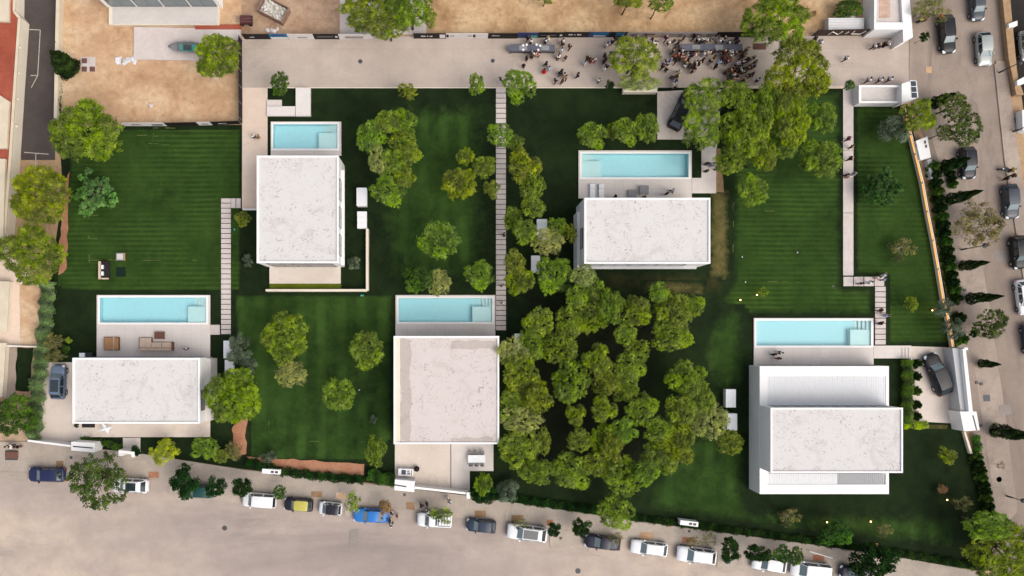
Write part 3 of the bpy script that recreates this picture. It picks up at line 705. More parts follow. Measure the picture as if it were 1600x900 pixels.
# tall white wall of the right-hand driveway
root = empty('boundary_wall', (*P(1500,600), 0), 'long white wall beside the black car in the right-hand driveway', 'wall')
mb = MB(); mb.pprism([(1504,545),(1509,545),(1520,643),(1514,643)], 0, 2.6); mb.build('wall_body', M['white'], root)
mb = MB(); mb.pprism([(1488,544),(1503.7,545),(1513.7,643),(1501,643)], .02, 2.0); mb.build('lean_to_roof', M['grey'], root)
mb = MB(); c = P(1508,545,2.6); mb.box(c[0]-.1,c[1]-.15,0,c[0]+.35,c[1]+.15,2.62); mb.build('end_post', M['white'], root)
# illuminated garden wall on the right
pts = [(1413,163),(1421,195),(1432,240),(1443,285),(1451,330),(1460,375),(1468,420),(1476,468),(1485,505),(1491,543)]
root = empty('garden_wall', (*P(1455,350), 0), 'slanting garden wall on the right with an orange light strip along its foot', 'wall')
mb = MB(); ls = MB()
for a, b in zip(pts[:-1], pts[1:]):
    pa = Vector(P(*a, .9)); pb = Vector(P(*b, .9)); mb.bar(pa, pb, .13, 0, .9)
    n = (pb-pa).normalized(); n = Vector((-n.y, n.x)); n = -n if n.x > 0 else n
    off = n * .12; g = (pb-pa).normalized() * .12
    ls.bar(pa+off+g, pb+off-g, .09, .74, .80)
mb.build('wall_body', M['cream'], root); ls.build('light_strip', M['led'], root)
# small white kiosk on the lit wall
root = empty('meter_cabinet', (*P(1444,232), 0), 'small white cabinet with two dark vents beside the orange-lit wall', 'cabinet')
mb = MB(); mb.pprism([(1431,220),(1449,213),(1455,246),(1438,250)], 0, 1.2); mb.build('cabinet_body', M['white'], root, bevel=.03)
for a in ((1444,219.5,1447,224.5),(1445.5,226,1448.5,231)):
    mb = MB(); mb.pbox(*a, 1.203, 1.22); mb.build('vent', M['darkgrey'], root)
mb = MB(); mb.pprism([(1449,250),(1455,248),(1461,278),(1455,280)], 0, .8); thing1(mb, 'low_wall', M['grey'], 'narrow grey wall slab just below the small white vent cabinet', 'wall')
mb = MB(); mb.pprism([(1506,675),(1509,675),(1520,709),(1516,709)], 0, .5); thing1(mb, 'low_wall', M['cream'], 'short cream kerb wall under the tall white entrance box', 'wall')

# guard house with rooftop panes at the street corner
root = empty('guard_house', (*P(1388,147), 0), 'low white flat-roofed gatehouse with dark glazed end at the street corner', 'gatehouse')
mb = MB(); q = wrect((1342,133,1409,161), 1.5)
mb.box(q[0],q[3]-.25,0,q[2],q[3],1.5).box(q[0],q[1],0,q[2],q[1]+.25,1.5).box(q[0],q[1]+.25,0,q[0]+.3,q[3]-.25,1.5); mb.build('wall', M['white'], root)
mb = MB(); mb.box(q[0]+.3,q[1]+.25,0,q[2],q[3]-.25,.9); mb.build('roof', M['concrete'], root)
mb = MB(); mb.pprism([(1409,131),(1421,127),(1424,156),(1409,161)], 0, 2.1); mb.build('end_block', M['white'], root)
mb = MB(); mb.pprism([(1421.3,125.5),(1432,126),(1435,152),(1424.3,156)], 0, 2.0); mb.build('glazed_bay', M['white_s'], root)
for k in range(3):
    y = 126.8 + k*9; mb = MB(); mb.pprism([(1423+k*.6,y),(1431+k*.7,y),(1431.8+k*.7,y+7.6),(1423.8+k*.6,y+8)], 2.003, 2.03); mb.build('pane', M['glass'], root)

# white patio building at the top right
root = empty('patio_building', (*P(1385,20), 0), 'white walled building with tiled roof terrace beside the lettered banner', 'building')
hh = 2.7
def pq(mb, pts, z0, z1): return mb.pprism(pts, z0, z1)
mb = MB(); pq(mb, [(1366,-60),(1371,-60),(1369,35),(1410,35),(1411,46),(1366,46)], 0, hh); mb.build('wall', M['white'], root)
mb = MB(); pq(mb, [(1405,-60),(1417,-60),(1426.5,58),(1411.5,65),(1410.5,35)], 0, hh); mb.build('side_wall', M['white'], root)
mb = MB(); pq(mb, [(1371,-60),(1405,-60),(1410,35),(1369,35)], 0, hh-.4); mb.build('roof_terrace', M['slab'], root)
mb = MB(); mb.pbox(1374,-20,1391,28,hh-.399,hh-.37); mb.build('floor_mat', mk_plain('orange_mat', C(200,170,150), .9, .1, var=.2, coord='world', scale=1.5), root)

# corrugated store next to it
root = empty('shed', (*P(1320,38), 0), 'low pale corrugated shed behind the lettered banner', 'shed')
mb = MB(); mb.pbox(1295,28,1350,47,0,1.2); mb.build('wall', M['concrete'], root)
mb = MB(); q = wrect((1295,28,1350,47), 1.25); y = q[1]
while y < q[3]-.1: mb.box(q[0]-.05, y, 1.204, q[2]-.02, y+.11, 1.27); y += .2
mb.build('corrugated_roof', M['louvre'], root)
mb = MB(); c = P(1330,25,.9); mb.ball((c[0],c[1],.35), .75, .8, 12, 6, .12, 4); thing1(mb, 'rubble_pile', M['concrete'], 'grey heap beside the corrugated shed', 'rubble')

# neighbour's house, top left
root = empty('neighbour_house', (*P(257,15), 0), 'pale grey house with glazed front and terrace above the dirt lot', 'house')
mb = MB(); mb.pbox(170,9,342,38.5,0,.55); mb.build('terrace_base', M['cream'], root)
mb = MB(); mb.pbox(176,10,341,37,.554,.6); mb.build('terrace_floor', M['concrete'], root)
a = P(166,6,.6); b = P(346,6,.6); yb = P(0,10,.6)[1]
mb = MB(); mb.box(a[0], yb, 0, b[0], yb+9, 3.6); mb.build('wall', M['white'], root)
mb = MB(); mb.prism([(a[0]-1.2, yb+9),(a[0]-.5, yb-.3),(b[0]+.3, yb-.3),(b[0]+.3,yb+9)], 3.604, 3.9); mb.build('roof', M['white'], root)
for i in range(4): window(root, 'y-', yb, a[0]+.6+i*3.45, a[0]+3.8+i*3.45, .65, 2.6, m='glass_b')
mb = MB(); mb.pprism([(209,42),(310,44),(376,46),(376,60),(310,94),(209,93)], -.01, .25); tag(mb.build('concrete_pad', M['slab']), kind='structure')
sheet('tiled_path', R4(305,38,378,46), .26, M['terracotta'])
# terraced houses at the left edge: a raised building with a red tiled roof terrace
def slabhouse(pts, h, label, m='cream', cat='outbuilding', name='outbuilding'):
    cx = sum(p[0] for p in pts)/len(pts); cy = sum(p[1] for p in pts)/len(pts)
    root = empty(name, (*P(cx, cy, h), 0), label, cat)
    mb = MB(); mb.pprism(pts, -.01, h-.2); mb.build('wall', M[m], root)
    mb = MB(); c = P(cx, cy, h); q = [P(x, y, h) for x, y in pts]
    mb.prism([(c[0]+(x-c[0])*1.02, c[1]+(y-c[1])*1.01) for x, y in q], h-.196, h); mb.build('roof', M['cream_d'], root, bevel=.03)
    return root
root = empty('terraced_house', (*P(20,150), 0), 'long cream building with red tiled roof terrace beside the dark lane', 'house')
hT = 1.9; base = [(-60,-60),(39,-60),(38,28),(46,38),(39,140),(32,250),(26,330),(20,400),(-60,400)]
wp = [P(x, y, 0) for x, y in base]
mb = MB(); mb.prism(wp, 0, hT-.1); mb.build('wall', M['cream'], root)
inner = [(-60,-60),(wp[1][0]-.5,wp[1][1])]
mb = MB(); ed = wp[1:-1]
for p_, q_ in zip(ed[:-1], ed[1:]): mb.bar((p_[0]-.18,p_[1]), (q_[0]-.18,q_[1]), .34, hT-.096, hT+.12)
mb.build('parapet', M['cream_d'], root)
mb = MB(); mb.prism([(x-.36 if i not in (0,len(wp)-1) else x, y) for i, (x, y) in enumerate(wp)], hT-.096, hT-.02); mb.build('roof_terrace', M['terracotta'], root)
for pts, nm in (([(-60,-60),(14,-60),(13,34),(-60,30)],'stair_block'),([(-60,146),(0,149),(14,158),(10,232),(-60,232)],'stair_block'),([(-60,246),(8,248),(4,400),(-60,400)],'stair_block')):
    mb = MB(); mb.pprism(pts, hT-.019, hT+.45); mb.build(nm, M['cream_d'], root, bevel=.03)
g = random.Random(3)
for y in (76,116,156,198): 
    c = P(33-(y-76)*.045, y, hT); mb = MB(); mb.tube((c[0],c[1],hT+.121),(c[0],c[1],hT+.3),.14,.12,8); mb.build('bollard_light', M['cream'], root)
slabhouse([(-60,438),(14,440),(10,518),(-60,518)], 1.2, 'cream flat roof at the left edge above the sandy yard')
slabhouse([(-60,536),(8,536),(3,620),(-60,620)], 1.2, 'lowest cream flat roof at the left edge above the dark green bush')
mb = MB(); mb.pprism([(89,-60),(94,-60),(91,70),(86,64)], 0, 1.2).pprism([(86,66),(92,68),(89,190),(84,184)], 0, 1.198)
thing1(mb, 'boundary_wall', M['cream_d'], 'low cream wall between the dark lane and the dirt lot', 'wall')
mb = MB(); mb.bar(P(8,540,.8), P(58,542,.8), .12, 0, .8); thing1(mb, 'low_wall', M['white'], 'thin white wall across the sandy yard at the left edge', 'wall')
# eastern property: tan wall and white pillars
mb = MB(); mb.pprism([(1561,-60),(1573,-60),(1590,120),(1600,148),(1588,148),(1576,90)], 0, .8)
thing1(mb, 'boundary_wall', mk_plain('tan_wall', C(170,140,108), .9, .1, var=.15, coord='world', scale=2), 'tan wall between the street and the dark yard at the top right', 'wall')
for pts, lab in (([(1576,37),(1590,32),(1590,40),(1577,43)],'white gate pillar on the tan wall, topmost at the right edge'),([(1589,126),(1606,117),(1606,128),(1590,134)],'white gate pillar at the foot of the tan wall'),([(1597,172),(1609,170),(1609,206),(1598,203)],'white pillar at the right edge below the tan wall')):
    mb = MB(); mb.pprism(pts, 0, 1.2); thing1(mb, 'gate_pillar', M['white'], lab, 'pillar', 'white pillars at the right edge', bevel=.03)

# dry seams between the rolls of turf
g = random.Random(77); mb = MB()
for (x0, y0, x1, y1, n) in ((140,406,345,406,16),(139,330,139,405,7),(205,199,278,201,8),(215,212,275,213,7),(222,224,262,226,6),(239,200,239,232,4),(140,372,165,373,3),(145,336,165,338,3),(1145,440,1310,441,6),(1146,300,1146,430,9),(455,690,600,691,5),(1180,330,1250,331,3),(420,560,420,700,4)):
    for i in range(max(1, n//2)):
        t = g.random(); L = g.uniform(.25, 1.3); p = P(x0+(x1-x0)*t, y0+(y1-y0)*t); h = x1 == x0; j = g.uniform(-.08,.08); w = g.uniform(.02,.05)
        if h: mb.box(p[0]+j-w/2, p[1]-L/2, .008, p[0]+j+w/2, p[1]+L/2, .014)
        else: mb.box(p[0]-L/2, p[1]+j-w/2, .008, p[0]+L/2, p[1]+j+w/2, .014)
o = mb.build('dry_lawn_seams', mk_plain('dry_turf', C(118,124,70), .95, .1, var=.3, coord='world', scale=3)); o['kind'] = 'stuff'; o['label'] = 'dry broken seam lines between rolls of turf'
# ------------------------------------------------------------------ trees, shrubs and hedges
def crown_mesh(name, seed, R, mat, lobes=6, clumps=90, leaves=90, leaf=.16, rc=.5, flat=.75, spread=.58, lob=(.34,.5), aspect=1.8, core=True, stray=.05, hole=0.0, shape=None):
    g = np.random.default_rng(seed)
    L = []
    if core: L.append((0, 0, .05*R, R * .5))
    for i in range(lobes):
        a = 2*math.pi*(i + g.uniform(-.35, .35))/lobes; d = R * spread * g.uniform(.75, 1.12); r = R * g.uniform(*lob)
        L.append((d*math.cos(a), d*math.sin(a), g.uniform(-.32, .26)*R*flat, r))
    L = np.array(L); lt = g.random(len(L)); w = L[:,3]**2; w = w / w.sum()
    cs = []; tries = 0; pos = np.zeros((clumps+1, 3)); sc = np.array([1,1,flat])
    while len(cs) < clumps and tries < clumps*12:
        tries += 1
        k = g.choice(len(L), p=w); d = g.normal(size=3); d /= np.linalg.norm(d)
        if d[2] < -.35: d[2] *= -1
        p = L[k,:3] + d * L[k,3] * g.uniform(.70, 1.04) * sc
        dd = np.linalg.norm((p - L[:,:3])/sc, axis=1) / L[:,3]; dd[k] = 9
        if dd.min() < .80 and g.random() < .88: continue
        if cs and np.linalg.norm(pos[:len(cs)] - p, axis=1).min() < rc * .6: continue
        pos[len(cs)] = p; cs.append((p, rc * g.uniform(.6, 1.4), .55*g.random() + .45*lt[k]))
    if shape == 'cone': pass
    n = len(cs) * leaves
    cc = np.repeat(np.array([c[0] for c in cs]), leaves, 0); cr = np.repeat(np.array([c[1] for c in cs]), leaves); ct = np.repeat(np.array([c[2] for c in cs]), leaves)
    d = g.normal(size=(n,3)); d /= np.linalg.norm(d, axis=1)[:,None]; d[:,2] = np.where(d[:,2] < -.5, -d[:,2], d[:,2])
    rad = cr * g.uniform(.45, 1.05, n) * np.where(g.random(n) < stray, 1.5, 1)
    p = cc + d * rad[:,None] * np.array([1,1,.85])
    return leaf_mesh(name, mat, g, p, d, leaf, aspect, ct + g.normal(size=n)*.1)
def leaf_mesh(name, mat, g, p, d, leaf, aspect, tint):
    n = len(p)
    nr = d + g.normal(size=(n,3))*.55; nr[:,2] += .75; nr /= np.linalg.norm(nr, axis=1)[:,None]
    t = np.cross(nr, g.normal(size=(n,3))); t /= np.linalg.norm(t, axis=1)[:,None] + 1e-9; b = np.cross(nr, t)
    s = leaf * g.uniform(.65, 1.35, n)[:,None]
    t = t*s*.5*math.sqrt(aspect); b = b*s*.5/math.sqrt(aspect)
    v = np.empty((n,4,3)); v[:,0] = p-t; v[:,1] = p-b; v[:,2] = p+t; v[:,3] = p+b
    me = bpy.data.meshes.new(name); me.vertices.add(n*4); me.vertices.foreach_set('co', v.ravel().astype(np.float32))
    me.loops.add(n*4); me.loops.foreach_set('vertex_index', np.arange(n*4, dtype=np.int32))
    me.polygons.add(n); me.polygons.foreach_set('loop_start', np.arange(0, n*4, 4, dtype=np.int32))
    try: me.polygons.foreach_set('loop_total', np.full(n, 4, dtype=np.int32))
    except Exception: pass
    me.update(calc_edges=True)
    a = me.attributes.new('tint', 'FLOAT', 'FACE'); a.data.foreach_set('value', np.clip(tint, 0, 1).astype(np.float32))
    me.materials.append(mat); return me
def cone_mesh(name, seed, R, Ht, mat, n=9000, leaf=.14, wob=.18):
    g = np.random.default_rng(seed); u = g.random(n)**.8; a = g.uniform(0, 2*math.pi, n)
    prof = np.interp(u, [0,.08,.2,.6,.85,1], [.75,1,.95,.62,.3,.02])
    r = R * prof * (1 + wob*np.sin(a*3+u*9+seed) + wob*.7*np.sin(a*5-u*17)) * g.uniform(.75, 1.05, n)
    p = np.stack([r*np.cos(a), r*np.sin(a), u*Ht], 1); d = np.stack([np.cos(a), np.sin(a), np.full(n,.5)], 1)
    return leaf_mesh(name, mat, g, p, d, leaf, 2.2, (np.sin(a*3+u*20)+1)/2 + g.normal(size=n)*.15)
def trunk_mesh(name, seed, Ht, r, spread, m, limbs=5, lean=0):
    g = random.Random(seed); mb = MB(); a0 = g.uniform(0, 6.28); fork = Ht*.5
    pts = [Vector((0,0,-.05)), Vector((g.uniform(-.1,.1), g.uniform(-.1,.1), fork*.5)), Vector((g.uniform(-.15,.15), g.uniform(-.15,.15), fork))]
    mb.tube(pts[0], pts[1], r, r*.82, 8, False); mb.tube(pts[1], pts[2], r*.82, r*.66, 8, False)
    for i in range(limbs):
        a = a0 + 6.28*i/limbs + g.uniform(-.3,.3); k = g.uniform(.6, 1)
        q = pts[2] + Vector((math.cos(a)*spread*.45*k, math.sin(a)*spread*.45*k, (Ht-fork)*.45)); e = pts[2] + Vector((math.cos(a)*spread*.85*k, math.sin(a)*spread*.85*k, (Ht-fork)*g.uniform(.65,.95)))
        mb.tube(pts[2]-Vector((0,0,.05)), q, r*.5, r*.32, 6, False); mb.tube(q, e, r*.32, r*.1, 6)
        e2 = q + Vector((math.cos(a+.8)*spread*.35, math.sin(a+.8)*spread*.35, (Ht-fork)*.3)); mb.tube(q, e2, r*.24, r*.07, 5)
    return mb.mesh(name, m, True)
LIB = {}
def lib(kind, n, fn): LIB[kind] = [fn(i) for i in range(n)]
lib('pine', 6, lambda i: (3.0, crown_mesh('pine_crown', 10+i, 3.0, F['pine'], 6+i%3, 330, 42, .125, .26, .8, .58, (.30,.46), stray=.15)))
lib('big', 4, lambda i: (4.6, crown_mesh('big_pine_crown', 30+i, 4.6, F['pine'], 10+i%3, 640, 44, .145, .31, .75, .6, (.24,.40), stray=.12)))
lib('small', 4, lambda i: (1.6, crown_mesh('small_pine_crown', 50+i, 1.6, F['pine'], 5, 120, 38, .10, .19, .85, .55, (.35,.5), stray=.15)))
lib('pale', 4, lambda i: (2.6, crown_mesh('pale_pine_crown', 70+i, 2.6, F['pale'], 8, 230, 34, .11, .25, .7, .62, (.26,.44), stray=.2)))
lib('mixed', 4, lambda i: (2.8, crown_mesh('pine_crown', 90+i, 2.8, mk_foliage('mixed_needles', C(100,120,48), C(142,162,56), C(192,206,84), .5) if i == 0 else bpy.data.materials['mixed_needles'], 8, 300, 40, .115, .25, .75, .6, (.28,.45), stray=.18)))
lib('deep', 3, lambda i: (2.2, crown_mesh('leafy_crown', 110+i, 2.2, F['deep'], 6, 150, 44, .14, .27, .8, .55, (.36,.5))))
lib('dark', 4, lambda i: (1.3, crown_mesh('round_crown', 130+i, 1.3, F['dark'], 5, 34, 110, .13, .34, .85, .45, (.45,.6), stray=.02)))
lib('oak', 3, lambda i: (3.4, crown_mesh('oak_crown', 150+i, 3.4, F['oak'], 9, 190, 34, .18, .32, .7, .6, (.28,.42), 1.4, stray=.2)))
lib('olive', 3, lambda i: (2.9, crown_mesh('olive_crown', 170+i, 2.9, F['olive'], 8, 90, 42, .15, .4, .7, .62, (.28,.4), 2, stray=.25)))
lib('grey', 3, lambda i: (1.8, crown_mesh('grey_crown', 190+i, 1.8, F['grey'], 5, 50, 100, .12, .36, .75)))
lib('fig', 2, lambda i: (2.6, crown_mesh('fig_crown', 210+i, 2.6, F['fig'], 9, 70, 26, .3, .34, .6, .66, (.2,.34), 1.7, stray=.16)))
lib('figdark', 1, lambda i: (2.6, crown_mesh('fig_crown', 215+i, 2.6, mk_foliage('fig_dark', C(48,70,34), C(66,92,44), C(92,118,60), .3), 9, 64, 24, .28, .34, .6, .7, (.2,.3), 1.7, stray=.16)))
lib('lime', 1, lambda i: (1.75, crown_mesh('lime_crown', 230+i, 1.75, F['lime'], 6, 60, 110, .1, .34, .85, .45, (.45,.6))))
lib('brown', 2, lambda i: (1.0, crown_mesh('dead_crown', 240+i, 1.0, F['brown'], 4, 26, 60, .1, .26, .8, .5, (.35,.5))))
lib('sparse', 3, lambda i: (1.6, crown_mesh('sparse_crown', 250+i, 1.6, F['olive'], 7, 46, 26, .11, .28, .6, .66, (.2,.34), 2, stray=.3)))
lib('sparseg', 2, lambda i: (1.6, crown_mesh('sparse_green_crown', 260+i, 1.6, F['pine'], 7, 46, 34, .12, .28, .6, .66, (.2,.34), 2, stray=.3)))
TR = {'t': [trunk_mesh('trunk', 5+i, 1.0*6, .17, 2.0, M['bark']) for i in range(3)], 'l': [trunk_mesh('pale_trunk', 15+i, 6, .13, 2.0, M['bark_l'], 6) for i in range(2)]}
NAMES = dict(pine='pine_tree', big='pine_tree', small='pine_tree', pale='pine_tree', mixed='pine_tree', deep='leafy_tree', dark='citrus_tree', oak='street_tree', olive='olive_tree', grey='shrub', fig='fig_tree', figdark='fig_tree', lime='shrub', brown='shrub', sparse='shrub', sparseg='shrub')
CATS = dict(pine_tree='pine tree', leafy_tree='tree', citrus_tree='tree', street_tree='tree', olive_tree='olive tree', shrub='shrub', fig_tree='fig tree')
tcount = 0
def tree(kind, x, y, rx, ry, h, label, group=None, name=None, rot=None):
    """x,y,rx,ry = crown seen in pixels, h = overall height in metres"""
    global tcount
    g = random.Random(tcount*7+3); tcount += 1
    R, me = LIB[kind][g.randrange(len(LIB[kind]))]
    pxr = (rx+ry)/2; rm = pxr / S * (1 - h*.7/H)
    hz = rm * .78                                # half height of the crown
    zc = max(h - hz, rm*.6)
    cx, cy = P(x, y, zc)
    nm = name or NAMES[kind]
    root = empty(nm, (cx, cy, 0), label, CATS.get(nm, nm.replace('_', ' ')), group)
    c = link('crown', me, root, (0, 0, zc)); q = rm*1.04/R
    c.scale = (rx/pxr*q, ry/pxr*q, q); 
    if abs(rx-ry) < pxr*.12: c.rotation_euler = (0, 0, rot if rot is not None else g.uniform(0, 6.28))
    tk = TR['l' if kind in ('fig','figdark','olive','pale','sparse') else 't']; t = link('trunk', tk[g.randrange(len(tk))], root)
    k = zc/6*1.05; t.scale = (rm/2.6, rm/2.6, k); t.rotation_euler = (0,0,g.uniform(0,6.28))
    return root
# --- north-west
tree('big',137,204,62,52,8,'large bright pine at the lower left corner of the dirt lot')
tree('big',64,305,56,54,8,'large bright pine between the lane and the fig tree, left side')
tree('big',52,393,52,52,8,'large bright pine directly below its neighbour on the left edge')
tree('fig',147,302,33,36,4,'pale green fig tree with visible branches on the striped lawn')
tree('big',340,87,41,42,7,'single bright pine beside the concrete pad on the dirt lot')
tree('big',585,14,62,40,9,'huge dark pine cut by the top edge above the banners')
tree('big',640,10,36,36,9,'right-hand part pine of the pair cut by the top edge')
tree('pine',607,42,30,20,6,'low pine bough clump reaching down over the banner fence')
tree('small',672,28,13,16,4,'small pine right of the huge pine at the top edge')
tree('deep',437,131,14,20,4,'slim green tree in the planter above the pale stone terraces')
tree('small',637,143,16,13,3.5,'low spreading pine on the lawn edge below the wide street, left one')
tree('mixed',744,130,13,20,4.5,'narrow yellow-green pine on the lawn edge left of the slab path')
tree('mixed',812,133,26,28,5.5,'rounded pine at the top end of the long slab path')
for a in [('mixed',578,213,23,26,'leftmost pine of the cluster right of the short pool'),('mixed',604,190,20,20,'pine at the top left of the cluster right of the short pool'),('pine',632,192,22,24,'pine at the top right of the cluster right of the short pool'),
          ('pine',628,222,23,23,'central pine of the cluster right of the short pool'),('pale',592,250,17,25,'pale pine on the left flank of the cluster, beside the white cabinets'),('mixed',638,240,20,20,'pine on the right flank of the cluster right of the short pool'),
          ('mixed',612,252,20,22,'dull pine in the lower middle of the cluster'),('pine',633,276,17,18,'small pine at the lower right of the cluster'),('mixed',607,296,28,26,'lowest pine of the cluster with a pale trunk showing below it')]:
    tree(*a[:5], 7, a[5], 'pines right of the short pool')
tree('pine',726,244,15,14,5,'small pine at the top left of four left of the slab path')
tree('mixed',757,261,19,20,5,'pine at the top right of four left of the slab path')
tree('pine',717,285,27,27,6,'largest pine of four left of the slab path')
tree('small',767,297,14,17,5,'smallest pine of four, touching the slab path')
tree('mixed',686,375,31,34,7,'lone pine on the lawn above the middle pool')
tree('mixed',751,428,24,25,6,'pine between the middle pool and the long slab path')
tree('deep',654,437,23,25,6,'blue-green tree at the top left corner of the middle pool')
tree('pale',684,440,22,25,6,'pale yellowish pine overhanging the middle pool')
for a in [('mixed',781,211,20,20,'pine leaning over the upper slab path'),('small',805,226,15,14,'small pine just right of the upper slab path'),('pine',818,258,27,26,'large pine right of the slab path, upper'),('pine',832,288,21,25,'pine right of the slab path, bulging to the right'),
          ('mixed',833,325,20,17,'dull pine right of the slab path, level with the wide villa roof'),('mixed',802,344,15,22,'pine close to the slab path left of the half covered cabinet'),('mixed',820,362,20,20,'pine just left of the half covered cabinet'),
          ('mixed',872,355,17,18,'green pine right of the half covered cabinet'),('pale',853,376,29,25,'pale yellow pine below the half covered cabinet'),('small',891,365,12,15,'small pine touching the left wall of the wide villa'),
          ('pine',804,411,18,20,'pine left of the three-panel cabinet, upper'),('pine',813,440,23,23,'bright pine left of the three-panel cabinet, lower')]:
    tree(*a[:5], 7 if a[3] > 17 else 5, a[5], 'pines along the long slab path')
# --- the grove
grove = [('mixed',868,429,27,28),('pale',913,432,20,16),('mixed',925,450,19,17),('mixed',900,463,15,17),('pine',922,487,28,29),('mixed',890,503,21,27),('mixed',843,504,21,22),('mixed',832,536,23,26),('pine',872,545,24,23),('pale',800,552,24,24),
 ('pine',956,480,19,25),('pine',815,583,26,26),('pine',932,560,20,20),('pine',893,592,27,31),('pine',946,590,24,26),('mixed',1028,456,13,15),('pine',991,487,23,25),('mixed',978,521,17,16),('mixed',1052,484,29,28),('mixed',1083,476,15,16),('mixed',1048,521,30,25),
 ('pine',998,548,18,18),('mixed',984,572,21,23),('pine',1073,590,30,28),('pine',820,604,28,28),('pine',843,626,20,20),('mixed',801,636,21,24),('pale',815,656,29,20),('mixed',813,698,31,28),('pine',849,690,11,19),('pine',840,736,27,19),('pine',899,648,14,16),
 ('pine',905,688,19,16),('pine',943,638,19,18),('pine',946,688,21,26),('mixed',933,724,22,18),('mixed',892,735,29,26),('mixed',962,735,24,20),('pine',975,606,21,20),('mixed',1000,637,24,22),('mixed',1092,622,24,23),('pale',1107,655,28,32),('mixed',1064,640,22,22),
 ('mixed',1030,668,24,19),('pine',1060,688,22,26),('mixed',1033,712,28,30),('pine',1072,712,12,12),('mixed',974,672,19,21),('pine',980,744,29,31),('pine',958,700,16,20),('mixed',1010,738,18,20)]
ordn = ['leftmost','second from the left','third from the left','fourth from the left','fifth from the left','sixth from the left','seventh from the left','eighth from the left','ninth from the left','tenth from the left','eleventh from the left']
nth = ['first','second','third','fourth','fifth','sixth','seventh','eighth','ninth','tenth','eleventh','twelfth','thirteenth','fourteenth','fifteenth','sixteenth','seventeenth','eighteenth','nineteenth']
bands = [(0,470,'top edge'),(470,512,'upper band'),(512,565,'upper middle band'),(565,615,'middle band'),(615,665,'lower middle band'),(665,712,'lower band'),(712,900,'bottom edge')]
for y0, y1, bn in bands:
    row = sorted([t for t in grove if y0 <= t[2] < y1], key=lambda t: t[1])
    for i, t in enumerate(row):
        d = {'pine':'bright green','mixed':'olive green','pale':'pale yellowish'}[t[0]]
        tree(t[0], t[1], t[2], t[3]*1.14, t[4]*1.14, 6.2 + (t[1]*7 % 13)/8, '%s pine, %s in the %s of the dense grove' % (d, ordn[i], bn), 'pines of the dense grove')
tree('pine',1140,692,24,19,5.5,'bright pine below the two cabinets left of the louvred villa')
tree('mixed',962,800,30,28,6,'bright pine rising over the pavement below the grove')
# --- north-east
tree('mixed',993,93,42,34,7,'wide yellow-green pine in the middle of the standing crowd')
tree('pale',1000,130,34,15,5,'thin pale tree fringe between the crowd and the lawn', name='pine_tree')
tree('dark',953,133,7,7,2.5,'small dark round shrub on the lawn edge left of the crowd pine', name='shrub')
for x, y, rx, ry, l in ((925,211,23,22,'left pine of three along the top of the pool with loungers'),(978,204,23,21,'middle pine of three along the top of the pool with loungers'),(1011,200,19,26,'right pine of three along the top of the pool with loungers')):
    tree('mixed', x, y, rx, ry, 6, l, 'pines above the pool with loungers')
tree('small',955,206,14,13,4,'small pine squeezed between the left and middle pool pines')
tree('big',985,-2,26,16,6,'dark pine at the top edge above the crowd pine, left'); tree('pine',1032,4,22,16,6,'pine at the top edge above the crowd pine, right'); tree('small',852,-2,16,10,3,'yellowish bush cut by the top edge above the shorter table')
tree('big',1216,28,58,46,9,'huge dark pine at the top edge right of the crowd')
tree('big',1248,116,58,54,9,'largest pine, right of the crowd')
tree('big',1236,188,34,48,8.5,'tall pine directly below the largest pine'); tree('mixed',1285,184,22,27,7,'dull pine right of the tall one, beside the straight path')
tree('big',1166,205,42,50,9,'broad bright pine right of the car under the trees'); tree('pine',1196,244,20,26,7.5,'narrow pine below the broad bright pine')
tree('mixed',1100,152,34,30,7.5,'dull pine over the hood of the parked convertible'); tree('mixed',1098,205,32,34,7.5,'dull pine right of the pool steps and path'); tree('pine',1140,250,26,22,7,'bright pine over the narrow path beside the pool terrace')
tree('pine',1150,150,28,24,7.5,'pine between the dull pine and the largest pine'); tree('big',1195,170,28,40,8,'pine filling the gap between the broad and the largest pine')
tree('mixed',1222,232,24,18,6,'dull low pine left of the pale one'); tree('mixed',1283,248,34,32,6.5,'pale rounded pine touching the straight garden path'); tree('mixed',1175,298,26,25,5,'lone pale green pine on the striped lawn right of the wide villa')
tree('deep',1327,133,9,8,2.5,'small green bush at the top end of the straight garden path', name='shrub')
tree('grey',1398,203,27,21,4,'broad grey-green shrub left of the orange-lit wall')
tree('pine',1438,181,25,27,5.5,'bright pine standing over the top of the orange-lit wall'); tree('small',1414,174,11,11,4,'small pine bough left of the pine over the lit wall')
tree('figdark',1377,293,33,33,4,'dark leafy fig tree on the right-hand lawn')
tree('sparse',1408,388,24,19,2.6,'brownish half-bare shrub on the right-hand lawn'); tree('small',1425,476,12,12,2.5,'small fresh green bush on the right-hand lawn near the path', name='shrub')
tree('grey',1476,481,17,14,3.5,'dark shrub overhanging the lit wall, upper'); tree('grey',1490,515,15,16,3.5,'dark shrub overhanging the lit wall, lower')
tree('oak',1490,165,26,22,5,'dark street tree right of the bright pine, upper'); tree('oak',1508,202,28,26,5,'dark street tree over the parked black car, middle'); tree('oak',1476,207,14,14,4,'small dark street tree left of the parked black car')
tree('olive',1527,352,38,38,5,'large sparse yellowish olive tree on the right pavement'); tree('oak',1548,508,26,26,4.5,'grey-green street tree on the right pavement'); tree('dark',1522,519,8,8,2,'small dark bush left of the grey-green street tree', name='shrub')
tree('olive',1455,14,30,22,4.5,'sparse olive tree at the top edge right of the patio building')
tree('dark',1444,58,7,7,2.5,'round clipped bush at the corner of the patio building', name='shrub')
tree('sparse',1563,727,7,7,1.5,'tiny bush on the lower right pavement', name='shrub')
tree('big',1570,862,62,52,8,'very large pine in the bottom right corner'); tree('mixed',1545,822,38,26,7,'dull pine bough above the corner pine'); 
